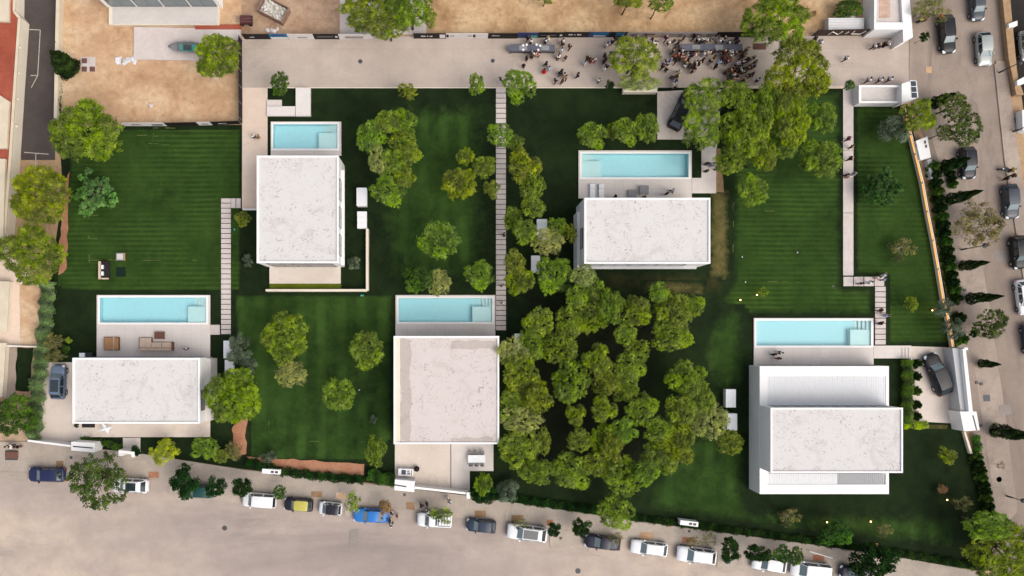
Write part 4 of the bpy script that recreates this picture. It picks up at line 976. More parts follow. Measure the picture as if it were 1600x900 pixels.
tree('pine',1193,457,9,9,2,'small green shrub on the lawn above the louvred villa pool', name='shrub'); tree('small',1479,711,15,14,2.8,'green bush on the lawn right of the louvred villa', name='shrub')
tree('sparse',1503,786,17,12,2.5,'sparse bush beside a glowing garden lamp, right'); tree('sparse',1381,828,15,12,2.5,'thin sparse bush below the middle garden lamp'); tree('deep',1306,833,27,21,4,'green tree at the garden edge beside the left garden lamp')
tree('sparse',1232,807,20,16,1.6,'low dark shrub with pale flowers at the garden bottom'); tree('brown',1474,764,8,9,1.3,'small tan dry bush beside the right garden lamp')
# --- south side and street
tree('oak',152,752,42,46,7,'large dark street tree above the white car in the lower left')
for a in [('dark',290,757,21,24,'dark evergreen tree covering the green car'),('dark',338,760,15,15,'first round clipped tree right of the green car'),('dark',377,760,16,16,'second round clipped tree right of the green car')]:
    tree(*a[:5], 4, a[5])
tree('dark',291,730,7,8,3,'small dark bush above the dark evergreen tree', name='shrub'); tree('deep',437,769,10,12,3,'small leafy tree behind the white van on the pavement')
tree('sparseg',551,783,13,20,3.5,'thin yellow-green sapling left of the blue car'); tree('brown',600,790,11,13,3,'dead brown shrub above the blue car'); tree('sparseg',690,803,20,15,3.5,'sparse sapling over the white pickup')
tree('dark',866,826,11,12,3,'round clipped tree right of the white car with dark roof'); tree('dark',909,825,14,15,3.4,'round clipped tree left of the dark navy saloon'); tree('sparse',962,840,12,10,2.5,'thin dark shrub on the rear of the navy saloon')
tree('sparse',1082,846,14,10,2.5,'thin sparse sapling above the white cars, left'); tree('sparse',1108,842,12,12,2.5,'thin sparse sapling above the white cars, right'); tree('dark',1139,858,18,17,3.8,'round clipped tree right of the white suv'); tree('dark',1184,863,19,15,3.8,'round clipped tree over the windscreen of a white car')
tree('deep',1222,866,15,14,3.2,'leafy street tree between the last two white cars'); tree('deep',1243,868,12,16,3.2,'small leafy street tree over the hood of the last white car'); tree('dark',1360,881,32,29,5,'big dark tree at the bottom edge, right'); tree('sparse',812,818,14,9,2,'sparse sapling above the white car with dark roof')
tree('lime',258,703,21,19,3.5,'bright lime bush in the garden below the lower left villa'); tree('mixed',321,701,23,19,4,'green bush right of the lime bush'); tree('dark',213,704,8,9,2,'small dark bush beside the white gate frame', name='shrub')
tree('deep',22,648,34,36,5,'big dark green tree in the lower left corner garden'); tree('grey',375,545,18,24,4,'grey-green shrub covering two white cabinets, upper'); tree('grey',385,568,17,18,3.5,'grey-green shrub above the big yellow pine, lower')
tree('big',366,620,47,50,8,'large golden green pine right of the lower left villa'); tree('big',446,526,41,39,7,'large pine on the lawn between the two lower villas'); tree('pale',453,583,29,24,6,'pale pine just below the large lawn pine')
tree('mixed',573,547,31,29,6,'pine on the lawn left of the middle villa'); tree('mixed',528,615,27,28,6,'pine on the vertical striped lawn'); tree('pine',588,706,17,25,5,'narrow bright tree left of the bottom middle terrace', name='leafy_tree')
tree('grey',583,655,6,7,1.2,'tiny grey bush left of the middle villa'); tree('pine',756,757,15,18,4,'bright green bush right of the dining terrace', name='shrub'); tree('dark',756,774,20,14,2.5,'dark low bush at the corner of the dining terrace', name='shrub'); tree('grey',793,767,18,19,2.5,'speckled grey-olive bush right of the dining terrace')
tree('small',379,343,14,13,3,'small green bush left of the tall villa', name='shrub'); tree('grey',386,408,9,10,1.6,'small grey bush left of the tall villa corner'); tree('grey',553,411,11,11,1.8,'starry grey bush inside the L-shaped wall'); tree('grey',420,714,12,9,1.6,'dark bush above the red earth strip')
tree('olive',83,535,17,15,2.5,'tan olive shrub beside the left hedge, upper', name='shrub'); tree('olive',86,556,17,10,2.2,'tan olive shrub beside the left hedge, lower', name='shrub'); tree('lime',108,532,5,5,1.2,'tiny lime bush above the parked grey car')
tree('deep',103,545,7,7,1,'low bush just below the tiny lime bush', name='shrub'); tree('dark',120,664,4,4,1,'small plant at the lower left villa corner', name='shrub')
tree('deep',1325,14,24,14,2.5,'scrubby bush on the dirt behind the corrugated shed', name='shrub'); tree('brown',1272,21,5,5,.8,'small dark tuft on the dirt right of the huge pine')
tree('mixed',345,712,14,12,2.5,'sparse green bush near the red earth patch', name='shrub'); tree('olive',365,706,16,16,2.2,'dull bush at the left of the red earth patch', name='shrub')
# dark thuja on the lane edge
cyp = [cone_mesh('cypress_crown', i, 1.0, 1.0*6, F['cyp'], 7000, .15) for i in range(3)]
def cypress(bx, by, tx, ty, r, label, i=0, name='cypress', group=None, hmin=1.5, mat=None):
    """base pixel and the tip pixel seen from above give the height"""
    d0 = math.hypot(bx-NX, by-NY); dt = math.hypot(tx-NX, ty-NY); h = max(H*(1-d0/dt), hmin)
    root = empty(name, (*P(bx, by), 0), label, name.replace('_', ' '), group)
    c = link('crown', cyp[i % 3], root, (0,0,.15)); c.scale = (r, r, h/6)
    mb = MB(); mb.tube((0,0,-.02), (0,0,h*.5), .09*max(r,.5), .05, 6); mb.local('trunk', M['bark'], root); return root
cypress(110,108,91,76,1.35,'dark conical thuja between the lane wall and the dirt lot')
cypress(101,96,86,70,.8,'slimmer dark thuja behind the big one on the dirt lot')
for i, (b, t, r, l) in enumerate([((1473,262),(1514,244),.75,'slim cypress leaning in view over the black parked car, right pavement'),((1481,313),(1534,297),.7,'slim cypress just above the large yellowish olive'),((1501,416),(1545,410),.62,'slim cypress just below the small lamp on the right pavement'),
      ((1512,467),(1567,459),.68,'slim cypress above the grey-green street tree'),((1530,568),(1563,571),.5,'shortest cypress, left of the pavement by the white wall'),((1551,672),(1622,680),.85,'cypress cut by the right edge'),((1458,163),(1492,146),.7,'dark cypress beside the upper street tree')]):
    cypress(*b, *t, r, l, i, group='cypresses on the right pavement')
# hedges
def hedge(pts, w, h, mat, label, dens=260, leaf=.14, seed=0, name='hedge', kind=None):
    g = np.random.default_rng(seed); P_ = []; D_ = []; T_ = []
    for a, b in zip(pts[:-1], pts[1:]):
        a = np.array(P(*a, h*.7)); b = np.array(P(*b, h*.7)); L = np.linalg.norm(b-a); n = int(L*dens*w); d = (b-a)/L; q = np.array([-d[1], d[0]])
        t = g.random(n); s = g.uniform(-1, 1, n); hh = h*(1-.35*np.abs(s)**3)*(1+.16*np.sin(t*L*2.1+seed)+.1*np.sin(t*L*5.3)); ww = w/2*(1+.22*np.sin(t*L*3.3+seed+np.sign(s)*1.3))
        z = hh*(1-np.abs(g.normal(size=n))*.28); xy = a + np.outer(t, b-a) + q*(s*ww)[:,None] + g.normal(size=(n,2))*.05
        P_.append(np.column_stack([xy, np.clip(z, .03, None)])); D_.append(np.column_stack([q[0]*s, q[1]*s, np.full(n,.8)])); T_.append((np.sin(t*L*4)+1)/2*.6+g.random(n)*.4)
    p = np.concatenate(P_); c = p.mean(0); c[2] = 0
    me = leaf_mesh(name, mat, g, p-c, np.concatenate(D_), leaf, 2, np.concatenate(T_))
    o = link(name, me, None, tuple(c)); return tag(o, label, 'hedge', None, kind)
hedge([(74,440),(68,520),(58,600),(51,690)], 1.7, 1.6, mk_foliage('hedge_leaves', C(78,96,54), C(100,120,74), C(132,150,98), .2), 'long grey-green hedge along the left garden boundary', seed=1, dens=420)
hedge([(1419,562),(1420,610),(1418,662)], 1.3, 1.2, F['deep'], 'dark green hedge between the louvred villa and the driveway planters', seed=2, dens=420)
hedge([(385,722),(440,737),(500,745),(568,750)], 1.1, .9, F['dark'], 'dark low hedge below the red earth strip', seed=3, dens=300)
hedge([(575,742),(615,752)], 1.5, 1.3, F['deep'], 'green hedge left of the white entrance box, bottom middle', seed=4, dens=420)
hedge([(740,768),(830,784),(930,798)], 1.0, .7, F['dark'], 'dark low hedge along the pavement below the grove', seed=5)
hedge([(985,808),(1090,822),(1200,836),(1290,848)], .9, .6, F['dark'], 'dark low hedge along the pavement below the right-hand lawn', seed=6)
hedge([(1290,849),(1400,864),(1530,886)], .9, .6, F['dark'], 'dark low hedge along the pavement in the lower right corner', seed=7)
hedge([(1525,680),(1530,706)], 1.0, .8, F['mixed'] if 'mixed' in F else F['deep'], 'short light green hedge below the tall white entrance box', seed=8, dens=420)
hedge([(1412,664),(1450,664)], 1.0, .6, F['lime'], 'yellow-green planting along the lower edge of the right driveway', seed=9)
hedge([(125,687),(160,692),(190,700)], .8, .5, F['deep'], 'low planting behind the lower left entrance box', seed=10)
hedge([(90,110),(93,190)], .5, .9, F['dark'], 'thin dark hedge on the inner side of the lane wall', seed=12)
# garden-edge shrubs standing in a row outside the lit wall and further down
sh = [cone_mesh('hedge_shrub_crown', 20+i, .62, 2.0, F['cyp'] if i else F['deep'], 2600, .13, .28) for i in range(3)]
def shrub(px, i, label, group, k=1):
    root = empty('hedge_plant', (*P(*px), 0), label, 'hedge plant', group); c = link('foliage', sh[i % 3], root); c.scale = (k*1.05, k*1.05, k*.95); c.rotation_euler = (0,0,i*1.3)
    mb = MB(); mb.tube((0,0,-.02),(0,0,1),.05,.03,6); mb.local('stem', M['bark'], root)
pts = [(1448,262),(1451,275),(1453,288),(1455,301),(1457,314),(1460,327),(1462,340),(1464,353),(1465,366),(1468,379),(1470,392),(1472,405),(1474,418),(1476,430),(1479,442),(1481,454),(1484,467),(1489,497),(1493,530)]
for i, p in enumerate(pts): shrub((p[0]+5, p[1]), i, 'dark hedge plant outside the orange-lit wall, %s from the top of the row' % nth[i], 'hedge plants outside the lit wall', 1.05)
pts = [(1519,712),(1521,722),(1525,733),(1527,744),(1530,755),(1533,766),(1535,777),(1537,788),(1539,799),(1541,812),(1543,825)]
for i, p in enumerate(pts): shrub((p[0]+2,p[1]), i, 'clipped hedge plant at the lower right lawn edge, %s from the top' % nth[i], 'hedge plants at the lower right lawn edge', .95)
for i, y in enumerate((568,588,611,632,650)):
    shrub((1429,y), i+1, 'square clipped bush, %s from the top in the driveway planter row' % ['first','second','third','fourth','fifth'][i], 'clipped bushes beside the driveway', .8)
mb = MB(); mb.pbox(1423.5,560,1425.5,657,0,.5); thing1(mb, 'low_wall', M['white'], 'thin white kerb wall between the dark hedge and clipped bushes', 'wall')
for i, (x, y) in enumerate([(1481,265),(1482,273),(1484,281),(1486,289)]): shrub((x,y), i, 'very dark rounded bush by the cypress, %s from the top of four' % nth[i], 'dark kerbside bushes', .75)
# ------------------------------------------------------------------ cars
def paint(name, c, rough=.35, metal=.0): return mk_plain(name, c, rough, .3, metal, var=.03, coat=.12)
PNT = {'navy': paint('paint_navy', C(34,42,78)), 'white': paint('paint_white', C(236,236,236)), 'green': paint('paint_green', C(28,74,70)), 'black': paint('paint_black', (.006,.006,.007,1), .45),
 'dark': paint('paint_dark', C(32,33,40)), 'blue': paint('paint_blue', C(44,118,196)), 'slate': paint('paint_slate', C(46,56,74)), 'midnight': paint('paint_midnight', C(30,30,48)), 'yellow': paint('paint_yellow', C(190,178,84)),
 'silver': paint('paint_silver', C(176,178,174), .3, .4), 'grey': paint('paint_grey', C(70,74,82), .35, .1), 'bluegrey': paint('paint_bluegrey', C(112,126,148), .3, .2), 'matt': paint('paint_matt_grey', C(40,38,40), .5), 'roofblack': paint('roof_black', C(38,34,44), .15)}
# kind: length, width, height, bonnet height, boot height, positions (fractions from the front) of: windscreen base, roof front, roof rear, rear screen base
KINDS = {
 'hatch':  (4.1, 1.76, 1.48, .92, .98, .24, .40, .82, .95),
 'suv':    (4.7, 1.90, 1.68, 1.05, 1.10, .24, .38, .84, .955),
 'estate': (4.7, 1.82, 1.50, .90, .98, .25, .40, .84, .96),
 'saloon': (4.75, 1.84, 1.44, .90, 1.00, .26, .42, .70, .84),
 'mini':   (3.85, 1.70, 1.44, .90, .95, .25, .38, .84, .96),
 'city':   (2.9, 1.64, 1.52, .98, 1.0, .16, .34, .86, .97),
 'van':    (4.75, 1.88, 1.85, 1.08, 1.12, .19, .33, .93, .985),
 'pickup': (5.1, 1.86, 1.75, 1.05, 1.0, .22, .35, .52, .58),
}
PROTO = {}
def car_parts(kind):
    """list of (name, mesh builder, material key, children) in car coordinates: x forward, origin under the centre"""
    L, W, Hh, hb, ht, ws, rf, rr, rs = KINDS[kind]
    X = lambda f: L/2 - f*L
    # lower body: lofted sections with rounded plan and crowned bonnet
    st = [(0.0,.70,.42,.62),(.012,.80,.36,hb*.76),(.05,.91,.28,hb*.9),(.12,.965,.24,hb*.97),(ws,.99,.22,hb*1.02),(.45,1.0,.22,hb*1.05),(.62,1.0,.22,(hb+ht)/2*1.06),(rs-.06,.985,.22,ht*1.03),(rs,.95,.25,ht),(.985,.86,.32,ht*.9),(1.0,.78,.42,ht*.66)]
    if kind == 'pickup': st = st[:6] + [(.60,1.0,.22,1.05),(.97,.98,.25,1.03),(.985,.9,.32,.95),(1.0,.86,.42,.7)]
    sec = []
    for f, w, zb, zt in st:
        w2 = W/2*w; sh = zt - zb
        ring = [(-w2*.86,zb),(-w2*.97,zb+sh*.18),(-w2,zb+sh*.5),(-w2*.975,zb+sh*.80),(-w2*.90,zb+sh*.95),(-w2*.55,zt+.012),(0,zt+.02),(w2*.55,zt+.012),(w2*.90,zb+sh*.95),(w2*.975,zb+sh*.80),(w2,zb+sh*.5),(w2*.97,zb+sh*.18),(w2*.86,zb)]
        sec.append([(X(f), y, z) for y, z in ring])
    body = MB(); n = len(sec[0]); vs = [v for s_ in sec for v in s_]; fs = []
    for i in range(len(sec)-1):
        for j in range(n): fs.append((i*n+j, (i+1)*n+j, (i+1)*n+(j+1)%n, i*n+(j+1)%n))
    fs += [tuple(range(n)), tuple(range((len(sec)-1)*n, len(sec)*n))[::-1]]
    body.add(vs, fs)
    # cabin: base ring at the belt line, top ring at the roof
    wb, wt = W/2*.93, W/2*.74; zb = hb*1.0; zt = Hh
    nB = 4
    bx = [X(ws), X(rf), X(rr), X(rs)]
    base = [(bx[0],wb*.80),(bx[1]+.05,wb),(bx[2]-.05,wb),(bx[3],wb*.86)]; top = [(bx[1]+.02,wt*.90),(bx[1]-.22,wt),(bx[2]+.15,wt),(bx[2]-.02,wt*.92)]
    if kind in ('van',): top[2] = (bx[2]+.1, wt*1.02); top[3] = (bx[2]-.04, wt)
    zbs = [zb-.02, zb+.02, (hb+ht)/2+.03, ht-.03]; zts = [zt-.06, zt-.02, zt-.02, zt-.07]
    cab = MB(); v = []
    for s_ in (1, -1):
        for (x, y), z in zip(base, zbs): v.append((x, s_*y, z))
        for (x, y), z in zip(top, zts): v.append((x, s_*y, z))
    fs = []
    for i in range(3): fs += [(i, i+1, 4+i+1, 4+i), (8+i, 8+4+i, 8+4+i+1, 8+i+1)]
    fs += [(0, 4, 12, 8), (3, 11, 15, 7)]
    cab.add(v, fs)
    roof = MB(); rv = []; m = 6
    xs = [top[0][0], top[1][0], (top[1][0]+top[2][0])/2, top[2][0], top[3][0]]; ys = [top[0][1], top[1][1], (top[1][1]+top[2][1])/2*1.02, top[2][1], top[3][1]]; zz = [zts[0], zts[1], zt-.01, zts[2], zts[3]]
    for x, y, z in zip(xs, ys, zz):
        for j in range(m+1):
            t = -1+2*j/m; rv.append((x, y*t, z + .045*(1-t*t) + .004))
    rfs = [(i*(m+1)+j, i*(m+1)+j+1, (i+1)*(m+1)+j+1, (i+1)*(m+1)+j) for i in range(4) for j in range(m)]
    roof.add(rv, rfs)
    def panel(a, b, c, d, ins=.07, push=.012):
        a, b, c, d = map(Vector, (a, b, c, d)); ce = (a+b+c+d)/4; nr = (b-a).cross(d-a).normalized()
        if nr.dot(ce - Vector((0,0,zb*.8))) < 0: nr = -nr
        q = []
        for p in (a, b, c, d):
            dr = (ce - p); q.append(p + dr.normalized()*min(ins*1.3, dr.length*.4) + nr*push)
        mb = MB(); mb.add([tuple(p) for p in q] + [tuple(p - nr*(push-.001)) for p in q], [(0,1,2,3),(0,4,5,1),(1,5,6,2),(2,6,7,3),(3,7,4,0)]); return mb
    ws_ = panel(v[0], v[8], v[12], v[4], .05); rw = panel(v[3], v[7], v[15], v[11], .06)
    parts = [('body', body, 'paint', 1), ('cabin', cab, 'paint', 0), ('roof', roof, 'roof', 1), ('windscreen', ws_, 'glass_b', 0), ('rear_window', rw, 'glass', 0)]
    def lerp(p, q, t): return tuple(Vector(p).lerp(Vector(q), t))
    for s_ in (0, 8):
        for i0, t0, t1, seg in ((0,.25,1,'q'),(1,0,.48,'f'),(1,.52,1,'f'),(2,0,.72,'q')):
            if kind == 'pickup' and i0 == 2: continue
            a = lerp(v[s_+i0], v[s_+i0+1], t0); b = lerp(v[s_+i0], v[s_+i0+1], t1); c = lerp(v[s_+4+i0], v[s_+4+i0+1], t1); d = lerp(v[s_+4+i0], v[s_+4+i0+1], t0)
            parts.append(('side_window', panel(a, b, c, d, .05), 'glass', 0))
    for s_ in (1, -1):
        y = s_*W/2
        mb = MB(); mb.add([(X(.006),y*.42,hb*.66),(X(.012),y*.80,hb*.68),(X(.075),y*.93,hb*.80),(X(.075),y*.80,hb*.95),(X(.03),y*.5,hb*.86)], [(0,1,2,3,4)])
        for k, p in enumerate(mb.v): mb.v[k] = (p[0]+.025, p[1]*1.01, p[2]+.03)
        parts.append(('headlight', mb, 'headlamp', 0))
        mb = MB(); mb.box(X(.992)-.01, y*.62, ht*.66, X(.965), y*.86, ht*.84); parts.append(('tail_light', mb, 'red', 0))
        mb = MB(); mb.box(X(ws+.085)-.09, y*.93, hb*1.03, X(ws+.085)+.09, y*1.12, hb*1.03+.15); parts.append(('wing_mirror', mb, 'paint', 0))
        for f in (.175, .80):
            r = .33 if kind not in ('suv','van','pickup') else .37
            mb = MB(); mb.tube((X(f), y*.80, r), (X(f), y*1.005, r), r, r, 20); rim = MB(); rim.tube((X(f), y*1.0, r), (X(f), y*1.015, r), r*.62, r*.58, 14)
            parts.append(('wheel', mb, 'rubber', 0, ('rim', rim, 'rim')))
    mb = MB(); mb.box(X(.998), -W*.33, .38, X(-.004), W*.33, .52); parts.append(('grille', MB().box(X(.02), -W*.26, hb*.45, X(-.003), W*.26, hb*.62), 'black', 0))
    if kind == 'pickup':
        bed = MB(); bed.box(X(.96), -W*.40, 1.055, X(.60), W*.40, 1.09); parts.append(('load_bed', bed, 'midgrey', 0))
        for k in range(4): parts.append(('cargo', MB().box(X(.94)+k*.42, -W*.32, 1.092, X(.94)+k*.42+.34, W*.3, 1.25+.05*(k%2)), 'white_s', 0))
    if kind in ('suv','estate'):
        for s_ in (1,-1): parts.append(('roof_rail', MB().tube((X(rf)-.25, s_*wt*.93, zt+.03), (X(rr)+.2, s_*wt*.93, zt+.03), .022, .022, 6), 'alu', 0))
    return parts
def car(kind, x, y, ang, length, col_, label, roof=None, name='parked_car', sunroof=None, cat='car', group='cars parked in the streets'):
    """x,y pixel of the car's middle (about bonnet height); ang = heading in degrees in the picture, 0 = right, 90 = up"""
    L = KINDS[kind][0]; k = length / S / L
    key = (kind,)
    if key not in PROTO:
        PROTO[key] = [(p[0], p[1].mesh('car_'+p[0], M['black'], bool(p[3])), p[2], (p[4][0], p[4][1].mesh('car_'+p[4][0], M['rim']), p[4][2]) if len(p) > 4 else None) for p in car_parts(kind)]
        for p in PROTO[key]:
            if p[0] == 'body' or p[0] == 'roof': pass
    cx, cy = P(x, y, .9)
    root = empty(name, (cx, cy, .016 if name == 'parked_car' else .02), label, cat, group, math.radians(ang)); root.scale = (k, min(max(k, .97), 1.06), 1)
    mats = {'paint': PNT[col_], 'roof': PNT[roof or col_]}
    for nm, me, mk, sub in PROTO[key]:
        o = link(nm, me, root); o.material_slots[0].link = 'OBJECT'; o.material_slots[0].material = mats.get(mk) or M[mk]
        if sub:
            q = link(sub[0], sub[1], o)
    if sunroof:
        rf, rr = KINDS[kind][6], KINDS[kind][7]; W = KINDS[kind][1]; zt = KINDS[kind][2]
        a, b = sunroof; mb = MB(); mb.box(L/2 - (rf+(rr-rf)*b)*L, -W*.27, zt+.005, L/2 - (rf+(rr-rf)*a)*L, W*.27, zt+.052); mb.local('sunroof', M['glass'], root)
    return root
car('hatch',72,742,179,57,'navy','dark blue hatchback, leftmost in the bottom row, red tail lights','navy')
car('suv',203,759,178,56,'white','white suv with black sunroof partly under the large dark street tree', sunroof=(.15,.75))
car('hatch',309,768,178,46,'green','dark green car almost hidden between clipped trees')
car('van',405,782,176,53,'white','white people carrier right of two round clipped trees')
car('mini',466,789,176,45,'dark','dark small car with a yellow roof','yellow')
car('city',516,795,175,36,'white','tiny white two-seater with black roof','roofblack')
car('saloon',580,806,178,56,'blue','bright blue saloon on the bottom road')
car('pickup',679,813,177,54,'white','white pickup with loaded bed under a sparse sapling', cat='pickup')
car('hatch',752,822,174,46,'slate','slate blue hatchback right of the white pickup')
car('suv',824,833,173,63,'white','white suv with long dark glass roof','white', sunroof=(.04,.8))
car('saloon',942,848,173,56,'midnight','midnight blue saloon under the grove pine on the bottom road')
car('estate',1015,857,173,58,'white','white estate car right of the midnight blue saloon')
car('suv',1089,868,173,62,'white','white suv left of a round clipped tree in the bottom row')
car('hatch',1203,882,171,54,'white','white car with its windscreen under a clipped tree, bottom right')
car('van',1267,891,174,62,'white','white van cut by the bottom edge, rightmost white one')
car('hatch',1338,896,173,50,'midnight','dark car mostly hidden by the big dark tree at the bottom edge')
car('hatch',1528,6,-86,50,'grey','grey car cut by the top edge in the right-hand street')
car('estate',1481,52,-84,60,'black','black estate car near the patio building corner')
car('hatch',1539,75,-86,53,'silver','silver hatchback alone in the right-hand street')
car('suv',1513,254,-86,50,'dark','dark suv under the street tree and the slim cypress')
car('hatch',1581,314,-86,54,'grey','dark grey car beside the stopped motorcycle')
car('suv',1593,394,-84,52,'black','black car at the right edge beside the patched asphalt')
car('hatch',1602,464,-82,55,'white','white car cut by the right edge, below the black one')
car('hatch',1612,530,-82,50,'slate','dark car barely entering the picture at the right edge')
car('hatch',1606,70,-84,46,'silver','pale car in the dark yard at the top right edge')
car('estate',1066,172,64,64,'black','black car with reflective hood parked under the dull pines', group=None)
car('suv',1466,585,112,68,'matt','matt dark grey suv parked askew in the right-hand driveway', group=None)
car('suv',90,597,88,54,'bluegrey','blue-grey suv with black sunroof in the lower left driveway', sunroof=(.1,.85), group=None)

# motorcycle and small boat, skip, furniture
root = empty('motorcycle', (*P(1568,267), 0), 'dark motorcycle beside the person in the yellow vest', 'motorcycle', None, math.radians(172))
for x in (-.7, .7):
    w = MB(); w.tube((x,-.06,.31),(x,.06,.31),.31,.31,16); o = w.local('wheel', M['rubber'], root)
    q = MB(); q.tube((x,-.065,.31),(x,.065,.31),.17,.17,12); o2 = q.local('rim', M['rim'], o)
MB().box(-.35,-.13,.38,.35,.13,.72).local('engine', M['darkgrey'], root, bevel=.04); MB().ball((.22,0,.86),.24,.7,10,6).local('fuel_tank', M['black'], root, True)
MB().box(-.75,-.13,.78,.02,.13,.88).local('saddle', M['black'], root, bevel=.03); MB().tube((.42,-.36,1.02),(.42,.36,1.02),.025,.025,6).tube((.42,0,1.0),(.7,0,.35),.04,.035,6).local('handlebar', M['alu'], root); MB().ball((.62,0,.86),.1,1,8,5).local('headlight', M['headlamp'], root)
root = empty('boat', (*P(292,78), .26), 'small pale boat with a turquoise cockpit on the concrete pad', 'boat', None, math.radians(178))
hull = MB(); ys = [(-1.9,.62),(-1,.75),(0,.78),(.9,.66),(1.6,.36),(2.05,.03)]
v = []; 
for x, w in ys: v += [(x,-w,.85),(x,-w*.75,.2),(x,0,.05),(x,w*.75,.2),(x,w,.85),(x,w*.78,.86),(x,w*.7,.5),(x,-w*.7,.5),(x,-w*.78,.86)]
f = [(i*9+j,(i+1)*9+j,(i+1)*9+(j+1)%9,i*9+(j+1)%9) for i in range(5) for j in range(9)] + [tuple(range(9)), tuple(range(45,54))[::-1]]
hull.add(v, f); hull.local('hull', M['midgrey'], root); MB().box(-1.5,-.42,.505,.5,.42,.6).local('cockpit', M['teal'], root, bevel=.04); MB().box(-.9,-.3,.604,.1,.3,.85).local('console', M['darkgrey'], root, bevel=.05); MB().box(.55,-.4,.87,.62,.4,1.15).local('windshield', M['glass_b'], root)
root = empty('rubbish_skip', (*P(430,20), 0), 'open metal skip full of white debris on the brown lot', 'skip', None, math.radians(-27))
mb = MB(); L_, W_, T_ = 1.75, 1.05, .08
mb.box(-L_,-W_,.02,L_,W_,.12).box(-L_,-W_,.121,-L_+T_,W_,1.3).box(L_-T_,-W_,.121,L_,W_,1.3).box(-L_+T_,-W_,.121,L_-T_,-W_+T_,1.3).box(-L_+T_,W_-T_,.121,L_-T_,W_,1.3); mb.local('container', mk_plain('skip_metal', C(150,120,104), .7, .4, .2, var=.3), root)
g = random.Random(5); mb = MB()
for i in range(26):
    x, y = g.uniform(-1.4,1.3), g.uniform(-.8,.8); s_ = g.uniform(.1,.32); mb.ball((x,y,.75+g.uniform(0,.3)), s_, .7, 6, 4, .3, i)
mb.box(-1.6,-.9,.13,1.6,.9,.72); mb.local('debris', mk_plain('debris', C(206,200,190), .9, .1, var=.35, scale=2), root)
mb = MB(); mb.box(-.5,-.9,.0,.5,.9,.02); 
mb = MB(); g = random.Random(8)
for i in range(18):
    c = P(196+g.uniform(-15,16), 95+g.uniform(-4,5)); mb.ball((c[0],c[1],.05), g.uniform(.15,.4), .35, 7, 4, .35, i)
thing1(mb, 'rubbish_heap', mk_plain('rubbish', C(212,210,214), .9, .1, var=.3, scale=2), 'white and grey rubbish heap left of the concrete pad', 'rubbish')
mb = MB(); c = P(235,164,.2); mb.ball((c[0],c[1],.05), .3, .5, 7, 4, .3, 3); thing1(mb, 'stone', M['slab'], 'single pale stone on the lower dirt lot', 'stone')
mb = MB(); g = random.Random(18)
for i in range(14):
    c = P(425+g.uniform(-9,9), 47+g.uniform(-3,4)); mb.ball((c[0],c[1],.1), g.uniform(.12,.3), .6, 7, 4, .35, i)
thing1(mb, 'rubbish_heap', M['banner_w'], 'crumpled pale sheet behind the banner fence below the skip', 'rubbish')
root = empty('scaffold_cart', (*P(386,34), 0), 'dark red cart of building gear in the corner of the brown lot', 'cart')
mb = MB(); mb.box(-.7,-.5,.3,.7,.5,.9); mb.local('tray', mk_plain('rust_red', C(96,46,44), .7, .3, var=.2), root, bevel=.05)
for sx in (-.55,.55): MB().tube((sx,-.6,.25),(sx,.6,.25),.25,.25,12).local('wheel', M['rubber'], root)
for k in range(3): MB().tube((-1.2,-.3+k*.3,.95+.03*k),(1.1,-.35+k*.35,.98+.03*k),.03,.03,6).local('pipe', M['alu'], root)

def cushioned(name, label, cat, px, ang=0, group=None, z=DZ):
    return empty(name, (*P(*px, .4), z), label, cat, group, math.radians(ang))
r = cushioned('daybed', 'square brown wooden daybed on the terrace below the long left pool', 'daybed', (175,537))
MB().box(-1.0,-.85,.12,1.0,.85,.3).local('frame', M['wood_d'], r, bevel=.02); MB().box(-.9,-.8,.304,.28,.8,.46).local('seat_cushion', M['wood'], r, bevel=.05); MB().box(.45,-.78,.304,.92,.78,.62).local('back_cushion', M['wood'], r, bevel=.05); MB().box(.3,-.85,.304,.42,.85,.56).local('backrest', M['wood_l'], r, bevel=.02)
for x, y in ((-.9,-.75),(.9,-.75),(-.9,.75),(.9,.75)): MB().box(x-.05,y-.05,0,x+.05,y+.05,.12).local('leg', M['wood_d'], r)
r = cushioned('corner_sofa', 'pale L-shaped corner sofa on the terrace below the long left pool', 'sofa', (245,538))
MB().prism([(-2.2,-.8),(2.2,-.8),(2.2,.3),(-.55,.3),(-.55,.85),(-2.2,.85)], .05, .35).local('base', M['wood_d'], r, bevel=.02)
MB().box(-2.1,-.45,.354,-.62,.82,.5).local('seat_cushion', M['wood_l'], r, bevel=.05); MB().box(-.58,-.45,.354,.7,.25,.5).local('seat_cushion', M['wood_l'], r, bevel=.05); MB().box(.74,-.45,.354,2.0,.25,.5).local('seat_cushion', M['wood_l'], r, bevel=.05); MB().box(-2.2,-.8,.354,2.0,-.5,.78).local('backrest', M['wood_l'], r, bevel=.06); MB().box(2.02,-.8,.354,2.2,.3,.62).local('armrest', M['wood_d'], r, bevel=.03)
r = cushioned('coffee_table', 'dark wooden coffee table just above the corner sofa', 'table', (250,524))
MB().box(-.66,-.45,.3,.66,.45,.36).local('table_top', M['wood_d'], r, bevel=.01)
for x, y in ((-.58,-.38),(.58,-.38),(-.58,.38),(.58,.38)): MB().box(x-.04,y-.04,0,x+.04,y+.04,.3).local('leg', M['wood_d'], r)
r = cushioned('garden_sofa', 'black two-seat sofa with two white cushions on the striped lawn', 'sofa', (163,422.5), z=.01)
MB().box(-.6,-1.15,.08,.62,1.15,.4).local('base', M['fabric_blk'], r, bevel=.04); MB().box(-.62,-1.15,.404,-.36,1.15,.8).local('backrest', M['wood_l'], r, bevel=.05); MB().box(-.3,-1.15,.404,.62,-.95,.62).local('armrest', M['wood_l'], r, bevel=.04); MB().box(-.3,.95,.404,.62,1.15,.62).local('armrest', M['fabric_blk'], r, bevel=.04)
